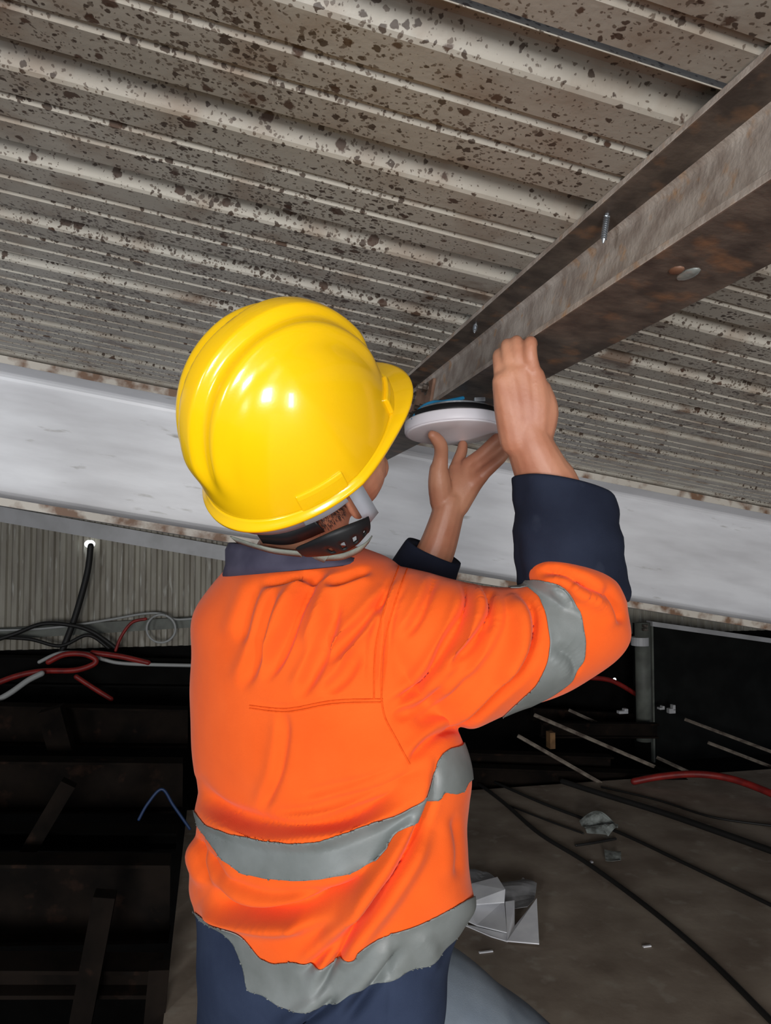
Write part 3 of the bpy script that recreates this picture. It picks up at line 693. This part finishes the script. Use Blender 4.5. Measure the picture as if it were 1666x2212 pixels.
# hair: cropped, on the back of the skull below the helmet
def hair_patch():
    V = []; F = []; nU, nV = 26, 14
    for i in range(nU):
        a = math.radians(75 + 210 * i / (nU - 1))            # round the back, ear to ear
        for j in range(nV):
            p = math.radians(-62 + 80 * j / (nV - 1))
            V.append(Hp(-.012 + .0995 * math.cos(p) * math.cos(a), .0805 * math.cos(p) * math.sin(a), .005 + .1065 * math.sin(p)))
    F = [(i * nV + j, (i + 1) * nV + j, (i + 1) * nV + j + 1, i * nV + j + 1) for i in range(nU - 1) for j in range(nV - 1)]
    return np.array(V), F
hair = fixn(obj('hair', *hair_patch(), mt_hair, person, smooth=True))
HV = []; HF = []
for _ in range(2600):
    a = math.radians(rng.uniform(75, 285)); p = math.radians(rng.uniform(-66, -5))
    q = Hp(-.012 + .0985 * math.cos(p) * math.cos(a), .0795 * math.cos(p) * math.sin(a), .005 + .1055 * math.sin(p))
    out = nrm(q - Hp(-.012, 0, .005)); dr = nrm(out * .5 - hu * .8 + rng.normal(size=3) * .25)
    sd = nrm(np.cross(dr, out)) * .00035; ln = rng.uniform(.006, .011); k = len(HV)
    HV += [q - sd, q + sd, q + dr * ln]; HF.append((k, k + 1, k + 2))
n0, n1 = Hp(-.025, 0, -.03), Hp(-.036, 0, -.092); nax = nrm(n1 - n0); nx = nrm(np.cross(nax, hf)); ny = np.cross(nax, nx)
for _ in range(5200):
    a = rng.uniform(0, 2 * math.pi); t = rng.uniform(0, .9) ** 1.3
    out = nx * math.cos(a) + ny * math.sin(a)
    if out @ hf > .35: continue
    q = n0 + (n1 - n0) * t + out * .0590; dr = nrm(out * .55 + nax * .8 + rng.normal(size=3) * .25)
    sd = nrm(np.cross(dr, out)) * .00035; ln = rng.uniform(.004, .009) * (1.15 - t * .6); k = len(HV)
    HV += [q - sd, q + sd, q + dr * ln]; HF.append((k, k + 1, k + 2))
hs = obj('hair_strands', HV, HF, mt_hair, hair); hs['kind'] = 'stuff'

# ------------------------------------------------------------------ hard hat
MH = Matrix([[hf[i], -hr[i], hu[i], HC[i]] for i in range(3)] + [[0, 0, 0, 1]])      # x front, y left, z up
hat = thing('hard_hat', 'glossy yellow hard hat with three crown ridges worn by the worker', 'hard hat', MH)
AF, AB, BS, HH, EG = .1205, .1244, .1064, .1625, .148
def sstep(a, b, x): t = np.clip((x - a) / (b - a), 0, 1); return t * t * (3 - 2 * t)
nU, nV = 160, 60
V = []
for j in range(nV):
    t = j / (nV - 1)
    for i in range(nU):
        a = 2 * math.pi * i / nU
        ca, sa = math.cos(a), math.sin(a)
        A_ = AF if ca > 0 else AB
        ph = t * math.pi / 2
        r = math.cos(ph) ** (2 / 2.35) if t < 1 else 0.0; z = math.sin(ph) ** (2 / 2.1)
        x = A_ * r * ca; y = BS * r * sa * (1 - EG * max(0, ca)); zz = HH * z
        n_ = nrm((ca * math.cos(ph) / A_ + 1e-9, sa * math.cos(ph) / BS, math.sin(ph) / HH + 1e-9))
        ay = abs(y); hfade = float(sstep(.16, .45, z)) 
        rid = .0075 * float(1 - sstep(.010, .020, ay)) - .0015 * float(math.exp(-((ay - .024) / .006) ** 2)) + .0045 * float(math.exp(-((ay - .037) / .0085) ** 2)) - .001 * float(math.exp(-((ay - .052) / .007) ** 2))
        V.append(np.array([x, y, zz]) + n_ * rid * hfade)
F = [(j * nU + i, j * nU + (i + 1) % nU, (j + 1) * nU + (i + 1) % nU, (j + 1) * nU + i) for j in range(nV - 1) for i in range(nU)]
o = obj('shell', V, F, mt_helmet, hat, smooth=True)
bm = bmesh.new(); bm.from_mesh(o.data); bmesh.ops.remove_doubles(bm, verts=bm.verts, dist=1e-5); bmesh.ops.recalc_face_normals(bm, faces=bm.faces); bm.to_mesh(o.data); bm.free()
sm = o.modifiers.new('s', 'SOLIDIFY'); sm.thickness = .0025; sm.offset = -1
# brim: lip all round, visor in front, small flare behind
rows = [(0.0, .004), (.25, .0005), (.6, -.002), (.9, -.0035), (1.0, -.0045), (1.0, -.0075), (.9, -.008), (.5, -.006), (0.0, -.0035)]
V = []
for fr, z in rows:
    for i in range(nU):
        a = 2 * math.pi * i / nU; ca, sa = math.cos(a), math.sin(a); A_ = AF if ca > 0 else AB
        wd = .0062 + .0276 * max(0, ca) ** 3.2 + .004 * max(0, -ca) ** 3
        dirn = nrm((ca / A_, sa / BS, 0)); dirn = nrm(np.array([ca, sa, 0]) * .6 + dirn * .4)
        V.append(np.array([A_ * ca * .995, BS * sa * .995 * (1 - EG * max(0, ca)), 0]) + dirn * wd * fr + np.array([0, 0, z - .010 * fr * max(0, ca) ** 3 - .004 * fr * max(0, -ca) ** 2]))
m = len(rows); F = [(j * nU + i, j * nU + (i + 1) % nU, ((j + 1) % m) * nU + (i + 1) % nU, ((j + 1) % m) * nU + i) for j in range(m) for i in range(nU)]
fixn(obj('brim', V, F, mt_helmet, hat, smooth=True))
# moulded accessory pockets at the sides and visor corners
def on_shell(a, z, off):
    ca, sa = math.cos(a), math.sin(a); A_ = AF if ca > 0 else AB
    r = (1 - (z / HH) ** 2.1) ** (1 / 2.35); return np.array([A_ * r * ca, BS * r * sa * (1 - EG * max(0, ca)), z]) + np.array([ca, sa, .15]) * off
def pocket(a0, a1, z0, z1, off):
    g = []; nu, nv = 8, 5; V = []
    for l, of in ((0, -.002), (1, off)):
        for i in range(nu):
            for j in range(nv):
                V.append(on_shell(a0 + (a1 - a0) * i / (nu - 1), z0 + (z1 - z0) * j / (nv - 1), of if l == 0 else of * (.75 if j in (nv - 1,) else 1)))
    idx = lambda l, i, j: l * nu * nv + i * nv + j
    F = [(idx(1, i, j), idx(1, i + 1, j), idx(1, i + 1, j + 1), idx(1, i, j + 1)) for i in range(nu - 1) for j in range(nv - 1)]
    for i in range(nu - 1):
        for j in (0, nv - 1): F.append((idx(0, i, j), idx(0, i + 1, j), idx(1, i + 1, j), idx(1, i, j)))
    for j in range(nv - 1):
        for i in (0, nu - 1): F.append((idx(0, i, j), idx(0, i, j + 1), idx(1, i, j + 1), idx(1, i, j)))
    o = fixn(obj('accessory_pocket', V, F, mt_helmet, hat, smooth=False)); bevel(o, .0018, 3); return o
for s in (-1, 1):
    pocket(s * math.radians(122), s * math.radians(96), .001, .024, .0028)
    pocket(s * math.radians(46), s * math.radians(24), .002, .024, .0050)
# suspension: head band, chin straps, ratchet at the nape
def band(pts, wd, nrmvec, th=.0014, n=24, name='strap', mat=mt_strap, holes=None, parent=hat):
    """flat ribbon through world points; nrmvec(p) -> outward direction"""
    P = smooth_path(pts, n); tg = np.gradient(P, axis=0); V = []; rows_ = 7 if holes else 2
    for i in range(n):
        o_ = nrm(nrmvec(P[i])); s_ = nrm(np.cross(tg[i], o_)); w_ = wd(i / (n - 1)) if callable(wd) else wd
        for j in range(rows_): V.append(P[i] + s_ * w_ * (j / (rows_ - 1) - .5) + o_ * (.0035 * (1 - (2 * j / (rows_ - 1) - 1) ** 2) if holes else 0))
    F = [(i * rows_ + j, (i + 1) * rows_ + j, (i + 1) * rows_ + j + 1, i * rows_ + j + 1) for i in range(n - 1) for j in range(rows_ - 1) if not (holes and j in holes[1] and i in holes[0])]
    iv = np.linalg.inv(np.array(MH)); V = np.array(V) @ iv[:3, :3].T + iv[:3, 3]
    o = fixn(obj(name, V, F, mat, parent, smooth=True)); s = o.modifiers.new('s', 'SOLIDIFY'); s.thickness = th; s.offset = 0
    return o
outw = lambda p: (p - Hp(-.01, 0, -.04)) * np.array([1, 1, 1]) - cF * .02
hb = [Hp(-.012 + .108 * math.cos(a), .088 * math.sin(a), -.022) for a in np.radians(np.linspace(60, 300, 20))]
o = band(hb, .026, lambda p: p - Hp(-.012, 0, -.022), name='head_band', mat=mt_strapg, n=40)
o = band([Pw(764, 1052, .83), Pw(784, 1085, .845), Pw(800, 1112, .862), Pw(806, 1120, .885)], .019, outw, name='side_strap', mat=mt_strapg); o['label'] = 'pale grey webbing strap below the ear'
o = band([Pw(650, 1120, .83), Pw(685, 1105, .825), Pw(715, 1088, .822), Pw(742, 1068, .822)], .020, outw, name='head_band_tail', mat=mt_strapg)
o = band([Pw(655, 1192, .850), Pw(690, 1184, .830), Pw(730, 1170, .818), Pw(770, 1150, .822), Pw(795, 1132, .834)], lambda t: .020 + .012 * math.sin(math.pi * min(1, t * 1.05)), outw, th=.003, n=31, name='ratchet_nape_pad', mat=mt_blackp, holes=({10, 11, 15, 16, 20, 21, 25, 26}, {3, 4}))
o['label'] = 'black slotted plastic nape pad'
band([Pw(505, 1165, .925), Pw(545, 1178, .90), Pw(590, 1190, .885), Pw(650, 1197, .874)], .013, outw, name='chin_strap', mat=mt_strap)
band([Pw(700, 1205, .868), Pw(740, 1202, .868), Pw(780, 1185, .875), Pw(800, 1165, .89)], .013, outw, name='chin_strap', mat=mt_strap)
band([Pw(676, 1180, .866), Pw(684, 1198, .866), Pw(705, 1208, .868)], .014, outw, name='strap_clip', mat=mt_strap)
band([Pw(560, 1160, .88), Pw(620, 1162, .865), Pw(690, 1135, .85)], .022, outw, name='head_band_pad', mat=mt_blackp)

# ------------------------------------------------------------------ things on and beyond the deck
def lv(o, label, cat, group=None): o.matrix_world = MW; return tag(o, label, cat, group)
def lvcable(name, pts, r, mat, label, n=60, cat='cable', group=None):
    return lv(obj(name, *tubeg(smooth_path(pts, n), r, 8), mat, smooth=True), label, cat, group)
def F0(u, v, z): return onZ(u, v, z)
lvcable('power_cable', [F0(u, v, .010) for u, v in ((1036, 1694), (1090, 1735), (1165, 1800), (1265, 1862), (1400, 1960), (1530, 2070), (1666, 2205), (1750, 2290))], .010, mt_blackcable, 'thick black cable running diagonally across the deck past the paper packaging')
lvcable('power_cable', [F0(u, v, .008) for u, v in ((1070, 1690), (1180, 1738), (1330, 1795), (1480, 1865), (1666, 1955), (1760, 2000))], .008, mt_blackcable, 'thin black cable crossing the deck beside the clear plastic wrap')
lvcable('power_cable', [F0(u, v, .014) for u, v in ((1215, 1688), (1300, 1715), (1430, 1755), (1560, 1800), (1700, 1850))], .016, mt_blackcable, 'heaviest black cable on the deck, nearest the dark frame')
lvcable('power_cable', [F0(u, v, .006) for u, v in ((1300, 1700), (1420, 1728), (1540, 1765), (1680, 1785))], .006, mt_blackcable, 'slim black cable lying along the heavy black cable')
lvcable('power_cable', [F0(u, v, .006) for u, v in ((1100, 1740), (1190, 1775), (1260, 1800))], .005, mt_blackcable, 'short faint cable end near the plastic wrap')
lvcable('power_cable', [F0(u, v, .006) for u, v in ((1245, 1826), (1280, 1821), (1330, 1812))], .006, mt_blackcable, 'short black offcut lying between two deck cables')

# torn paper packaging
def sheetobj(name, uvs, z, mat, label, cat, sub=5, crump=.012, thick=.0012, seed=1):
    P = [F0(u, v, z) for u, v in uvs]; r_ = np.random.default_rng(seed)
    bm = bmesh.new(); f = bm.faces.new([bm.verts.new(p) for p in P]); bmesh.ops.triangulate(bm, faces=[f])
    bmesh.ops.subdivide_edges(bm, edges=bm.edges, cuts=sub, use_grid_fill=True)
    bmesh.ops.triangulate(bm, faces=bm.faces)
    k = [(r_.normal(size=2) * 16, r_.uniform(0, 6)) for _ in range(5)]
    for v in bm.verts:
        v.co.z = z + abs(sum(crump * .5 * math.sin(v.co.x * a[0] + v.co.y * a[1] + b) for a, b in k))
    me = bpy.data.meshes.new(name); bm.to_mesh(me); bm.free(); me.materials.append(mat)
    o = bpy.data.objects.new(name, me); COL.objects.link(o); s = o.modifiers.new('s', 'SOLIDIFY'); s.thickness = thick
    return lv(o, label, cat)
mt_paper2 = M('grey_inner_paper', (186, 186, 188), (160, 160, 162), scale=14, rough=.8)
sheetobj('paper_packaging', [(985, 1895), (1025, 1880), (1050, 1885), (1085, 1912), (1115, 1908), (1130, 1898), (1160, 1912), (1155, 1955), (1140, 1972), (1100, 1965), (1030, 1960)], .012, mt_paper2, 'grey crumpled inner sheet of the torn packaging behind the worker', 'packaging', crump=.02, seed=4)
bx = thing('paper_carton', 'torn white carton lying opened flat on the deck beside the worker', 'packaging', MW)
def flap(uvs, z0, dz, name):
    P = np.array([F0(u, v, z0) for u, v in uvs]); P[:, 2] += np.array(dz)
    n = len(P); V = np.concatenate([P, P + (0, 0, -.004)]); F = [tuple(range(n)), tuple(range(2 * n - 1, n - 1, -1))] + [(i, (i + 1) % n, n + (i + 1) % n, n + i) for i in range(n)]
    return fixn(obj(name, V, F, mt_paper, bx))
flap([(985, 1935), (1020, 1925), (1075, 1922), (1092, 1950), (1090, 1960), (1000, 1955)], .05, (0, .03, .05, .05, .02, 0), 'flap')
flap([(960, 1965), (1000, 1955), (1090, 1962), (1095, 2020), (1030, 1998)], .012, (0, .035, .03, .01, 0), 'side_panel')
flap([(1092, 1965), (1112, 1962), (1112, 2000), (1142, 1975), (1160, 1960), (1165, 2038), (1096, 2032)], .012, (.03, .03, .0, .02, .035, .0, .0), 'side_panel')
flap([(1020, 1999), (1096, 2021), (1097, 2033), (1060, 2022), (1000, 1996)], .006, (0, .006, 0, 0, 0), 'edge_fold')
sheetobj('plastic_wrap', [(1252, 1778), (1290, 1780), (1335, 1790), (1336, 1802), (1310, 1808), (1268, 1800)], .022, mt_clear, 'crumpled clear plastic wrap lying by the thin cable', 'plastic wrap', crump=.035, seed=8)
sheetobj('plastic_wrap', [(1306, 1842), (1342, 1846), (1342, 1864), (1308, 1860)], .010, mt_clear, 'small square piece of clear plastic on the deck', 'plastic wrap', crump=.02, seed=9)
for k, (u, v, a) in enumerate(((1050, 2056, 'white paper scrap below the torn carton'), (1398, 2044, 'white paper scrap lying alone out on the deck'), (1278, 1862, 'tiny white scrap beside the thick diagonal cable'))):
    c = F0(u, v, .003); lv(obj('paper_scrap', *boxg(c, ((.05, .008, .004), (.03, .008, .004), (.012, .012, .006))[k]), mt_paper), a, 'paper scrap')

# steel stacked beyond the deck edge
def bar(u0, v0, u1, v1, D0, D1, wd, ht, mat, label, name='steel_angle', cat='steel bar', shape='L', group=None):
    a = onD(u0, v0, D0); b = onD(u1, v1, D1); ax = nrm(b - a); s = nrm(np.cross(ax, (0, 0, 1))); up = np.cross(s, ax); th = .007
    if shape == 'L': pr = [(0, 0), (wd, 0), (wd, -th), (th, -th), (th, -ht), (0, -ht)]
    elif shape == 'I': pr = [(-wd / 2, 0), (wd / 2, 0), (wd / 2, -.012), (.005, -.014), (.005, -ht + .014), (wd / 2, -ht + .012), (wd / 2, -ht), (-wd / 2, -ht), (-wd / 2, -ht + .012), (-.005, -ht + .014), (-.005, -.014), (-wd / 2, -.012)]
    else: pr = [(-wd / 2, 0), (wd / 2, 0), (wd / 2, -ht), (-wd / 2, -ht)]
    n = len(pr); V = [p + s * q[0] + up * q[1] for p in (a, b) for q in pr]
    F = [(i, (i + 1) % n, n + (i + 1) % n, n + i) for i in range(n)] + [tuple(range(n - 1, -1, -1)), tuple(range(n, 2 * n))]
    o = fixn(obj(name, V, F, mat)); return lv(bevel(o, .002, 1), label, cat, group)
bar(990, 1622, 1320, 1632, 4.55, 4.55, .09, .13, mt_darkst, 'dark brown I-section crossing behind the deck edge, upper of two', name='steel_joist', shape='I')
bar(985, 1652, 1420, 1668, 4.40, 4.40, .10, .14, mt_darkst, 'dark brown I-section directly along the far deck edge', name='steel_joist', shape='I')
bar(1155, 1540, 1415, 1652, 4.36, 4.32, .014, .022, mt_angle, 'dusty steel angle slanting over the joists, leftmost of the slanting bars')
bar(1120, 1585, 1300, 1688, 4.31, 4.28, .014, .022, mt_angle, 'short dusty steel angle nearest the worker')
bar(1230, 1530, 1295, 1560, 5.15, 5.05, .014, .022, mt_angle, 'short steel angle high in the pile')
bar(1420, 1632, 1516, 1676, 4.5, 4.35, .014, .022, mt_angle, 'dusty steel angle just above the red hose')
bar(1530, 1600, 1700, 1665, 4.6, 4.4, .016, .022, mt_angle, 'dusty steel angle at the right below the black panel')
bar(1480, 1550, 1720, 1640, 4.8, 4.55, .016, .022, mt_angle, 'dusty steel angle leaning in front of the black panel')
bar(1150, 1528, 1370, 1542, 5.35, 5.35, .05, .09, mt_darkst, 'dark flat bar at the back of the steel pile', name='flat_bar', shape='B')
bar(1170, 1560, 1420, 1562, 4.9, 4.9, .06, .10, mt_darkst, 'dark joist in the middle of the steel pile', name='steel_joist', shape='I')
bar(1500, 1690, 1720, 1770, 4.15, 3.9, .016, .022, mt_angle, 'dusty steel angle lying on the deck under the red hose')
bar(1420, 1660, 1720, 1745, 4.32, 4.15, .16, .10, mt_darkst2, 'black box beam behind the red hose', name='box_beam', shape='B')
c = onD(1190, 1598, 4.6); lv(obj('timber_block', *boxg(c, (.035, .06, .10)), M('raw_timber', (140, 104, 66), (112, 82, 52), scale=20, rough=.8)), 'small upright tan timber block between the joists', 'timber')
for k, (u, v, w_, h_, lab) in enumerate(((1345, 1538, .07, .04, 'small white lump on the steel pile left of the pipe foot'), (1450, 1535, .05, .07, 'pale bracket at the foot of the black panel'), (1428, 1530, .04, .03, 'small pale offcut beside the bracket'))):
    c = onD(u, v, 4.95); o = obj('metal_offcut', *joing(boxg(c, (w_, .04, h_ * .5)), boxg(c + np.array([w_ * .3, 0, h_ * .3]), (w_ * .4, .04, h_ * .6))), mt_flash); bevel(o, .004); lv(o, lab, 'offcut')
lvcable('air_hose', [F0(u, v, z) for u, v, z in ((1370, 1688, .03), (1430, 1677, .07), (1500, 1672, .10), (1570, 1680, .10), (1640, 1703, .08), (1720, 1740, .05), (1800, 1790, .03))], .020, mt_redcable, 'red rubber hose arching over the deck edge at the right', cat='hose')
lvcable('air_hose', [onD(u, v, 5.3) for u, v in ((1200, 1450), (1255, 1462), (1320, 1470), (1375, 1500))], .018, mt_redcable, 'dull red hose low against the wall below the elbow', cat='hose')
# black panel with pale frame, pipe beside it
pan = thing('equipment_panel', 'near-black sheet panel with pale metal edging at the right', 'panel', MW)
A0, A1 = onD(1405, 1352, 5.2), onD(1760, 1402, 5.2); zb = onD(1500, 1640, 5.2)[2]
V = np.array([(A0[0], 5.2, A0[2]), (A1[0], 5.2, A1[2]), (A1[0], 5.2, zb), (A0[0], 5.2, zb)]); V = np.concatenate([V, V + (0, .25, 0)])
fixn(obj('panel_sheet', V, [(0, 1, 2, 3), (7, 6, 5, 4), (0, 4, 5, 1), (1, 5, 6, 2), (2, 6, 7, 3), (3, 7, 4, 0)], mt_panel, pan))
fixn(obj('top_edging', *slab(A0 + (0, 0, .035), A1 + (0, 0, .035), .035, 5.17, 5.25), mt_flash, pan))
obj('side_edging', *boxg(((A0[0] + .006), 5.195, (A0[2] + zb) / 2), (.014, .03, A0[2] - zb)), mt_pipe, pan)
pp = thing('drain_pipe', 'grey upright pipe with a pale collar next to the black panel', 'pipe', MW)
a = onD(1388, 1345, 5.1); b = onD(1392, 1600, 5.1)
obj('pipe_run', *tubeg([a * .5 + b * .5 + (0, 0, (a[2] - b[2]) / 2), b], .055, 20, rnd=False), mt_pipe, pp, smooth=True)
c = onD(1383, 1385, 5.1); obj('collar', *tubeg([c + (0, 0, .03), c - (0, 0, .03)], .065, 20, rnd=False), mt_flash, pp, smooth=False)
for k in range(2): obj('clamp', *boxg(onD(1394, 1352 + 8 * k, 5.02), (.03, .03, .02)), mt_bolt, pp)

# cables on the left
lvcable('wall_cable', [onD(u, v, 5.5) for u, v in ((196, 1180), (190, 1230), (175, 1290), (158, 1345), (140, 1392), (128, 1420))], .022, mt_blackcable, 'black cable hanging from the bright hole in the wall')
ho = onD(194, 1175, 5.66)
mt_glow = bpy.data.materials.new('daylight_through_hole'); mt_glow.use_nodes = True
B_ = mt_glow.node_tree.nodes['Principled BSDF']; B_.inputs['Emission Color'].default_value = (.9, .97, 1, 1); B_.inputs['Emission Strength'].default_value = 2.5
wh = thing('wall_hole', 'small bright hole in the wall with daylight showing above the black cable', 'hole', MW)
obj('opening', *ellipg(ho, np.eye(3), (.036, .012, .028), 16, 8), mt_glow, wh, smooth=True)
ho2 = onD(1328, 1468, 5.66); wh2 = thing('wall_hole', 'tiny bright pinhole of daylight below the worker\'s elbow', 'hole', MW)
obj('opening', *ellipg(ho2, np.eye(3), (.014, .01, .014), 12, 8), mt_glow, wh2, smooth=True)
lvcable('wall_cable', [onD(u, v, 5.55) for u, v in ((-40, 1362), (60, 1360), (150, 1352), (240, 1338), (310, 1326), (350, 1326), (380, 1338), (430, 1335))], .008, mt_whitecable, 'grey white cable running along the wall foot trunking')
lvcable('wall_cable', [onD(348 + 31 * math.cos(t), 1358 + 30 * math.sin(t), 5.5 + .002 * t) for t in np.linspace(-1.2, 5.4, 16)], .008, mt_whitecable, 'white cable coiled in a round loop at the wall foot')
lvcable('wall_cable', [onD(u, v, 5.45) for u, v in ((-40, 1392), (30, 1370), (90, 1348), (150, 1350), (200, 1365), (250, 1400))], .014, mt_blackcable, 'black cable arching across the trunking to the right')
lvcable('wall_cable', [onD(u, v, 5.47) for u, v in ((-40, 1376), (60, 1380), (130, 1395), (190, 1372), (235, 1400))], .012, mt_blackcable, 'black cable sagging below the trunking at the far left')
lvcable('wall_cable', [onD(u, v, 5.35) for u, v in ((250, 1405), (262, 1375), (285, 1345), (315, 1337))], .010, mt_redcable, 'thin rusty red wire rising to the trunking')
lvcable('air_hose', [onD(u, v, 5.2) for u, v in ((-40, 1490), (30, 1462), (90, 1450), (160, 1448), (200, 1436), (206, 1424), (180, 1413), (140, 1414), (105, 1430))], .018, mt_redcable, 'bright red hose looping over the dark steel at the left', cat='hose')
lvcable('air_hose', [onD(u, v, 5.25) for u, v in ((165, 1462), (200, 1485), (240, 1510))], .016, mt_redcable, 'red hose end dropping below the red loop', cat='hose')
lvcable('air_hose', [onD(u, v, 5.3) for u, v in ((200, 1410), (260, 1418), (320, 1432))], .018, mt_redcable, 'straight piece of red hose right of the loop', cat='hose')
lvcable('wall_cable', [onD(u, v, 5.3) for u, v in ((85, 1430), (130, 1411), (190, 1412), (225, 1425), (280, 1434), (440, 1438))], .012, mt_whitecable, 'pale cable running right from the red hose loop')
lvcable('wall_cable', [onD(u, v, 5.1) for u, v in ((-30, 1525), (20, 1498), (60, 1470), (90, 1455))], .018, mt_whitecable, 'pale frayed cable at the left edge below the red hose')
lvcable('data_cable', [onD(u, v, 3.2) for u, v in ((300, 1770), (320, 1735), (350, 1705), (375, 1740), (410, 1790))], .006, M('dark_blue_cable', (22, 46, 84), rough=.5), 'dark blue cable in the pit left of the deck', cat='cable')

# steel frame in the pit left of the deck
def pitbeam(u0, u1, v0, v1, D, wd, mat, lab, name='pit_beam'):
    a = onD(u0, v0, D); b = onD(u1, v1, D); return a, b
def hbeam(vL, vR, ht_px, D, lab, mat=mt_darkst):
    a = onD(-420, vL, D); b = np.array([min(onD(440, vR, D)[0], S0 - .02), D, onD(440, vR, D)[2]])
    ht = abs(onD(100, vL, D)[2] - onD(100, vL + ht_px, D)[2])
    bar_ = [(a[0], D, a[2]), (b[0], D, b[2])]
    ax = nrm(b - a); pr = [(-.06, 0), (.06, 0), (.06, -.012), (.006, -.016), (.006, -ht + .016), (.06, -ht + .012), (.06, -ht), (-.06, -ht), (-.06, -ht + .012), (-.006, -ht + .016), (-.006, -.016), (-.06, -.012)]
    n = len(pr); V = [np.array(p) + np.array([0, -q[0], q[1]]) for p in bar_ for q in pr]
    F = [(i, (i + 1) % n, n + (i + 1) % n, n + i) for i in range(n)] + [tuple(range(n - 1, -1, -1)), tuple(range(n, 2 * n))]
    return lv(fixn(obj('pit_beam', V, F, mat)), lab, 'beam')
hbeam(1408, 1425, 60, 5.45, 'dark steel beam along the wall foot behind the red hoses', mt_darkst2)
hbeam(1512, 1528, 85, 4.9, 'dark rusty beam below the red hoses, left of the worker')
hbeam(1634, 1640, 110, 4.2, 'dark rusty beam level with the worker\'s ribs')
hbeam(1778, 1786, 40, 3.6, 'narrow black beam level with the upper reflective band', mt_darkst2)
hbeam(1852, 1850, 170, 3.1, 'deep rusty beam level with the worker\'s waist')
hbeam(2072, 2068, 60, 2.7, 'lowest dark beam in the pit at the left')
def pitdiag(pts, D, r, lab):
    a = onD(*pts[0], D); b = onD(*pts[1], D); ax = nrm(b - a); s = nrm(np.cross(ax, (0, 1, 0)))
    V = [p + s * x + np.array([0, y, 0]) for p in (a, b) for x, y in ((-r, -r), (r, -r), (r, r), (-r, r))]
    return lv(fixn(obj('pit_brace', V, [(0, 1, 5, 4), (1, 2, 6, 5), (2, 3, 7, 6), (3, 0, 4, 7), (3, 2, 1, 0), (4, 5, 6, 7)], mt_darkst)), lab, 'brace')
pitdiag(((150, 1690), (55, 1850)), 3.35, .03, 'short slanting brace at the far left of the pit')
pitdiag(((228, 1930), (165, 2260)), 2.55, .032, 'slanting brace rising from the bottom edge in the pit')
pitdiag(((345, 2085), (325, 2300)), 2.5, .03, 'upright brace close to the deck edge at the bottom')
pitdiag(((110, 1530), (140, 1640)), 4.6, .06, 'stub post between the two upper rusty beams')

# repeats share a group
GROUPS = {'power_cable': 'black cables on the deck', 'steel_angle': 'dusty steel angles beyond the deck', 'steel_joist': 'dark joists beyond the deck', 'air_hose': 'red hoses', 'wall_cable': 'cables at the wall foot',
          'pit_beam': 'dark beams in the pit', 'pit_brace': 'braces in the pit', 'paper_scrap': 'paper scraps on the deck', 'metal_offcut': 'pale offcuts on the steel pile', 'plastic_wrap': 'clear plastic pieces on the deck', 'wall_hole': 'daylight holes in the wall'}
for o in COL.objects:
    k = o.name.split('.')[0]
    if o.parent is None and k in GROUPS: o['group'] = GROUPS[k]
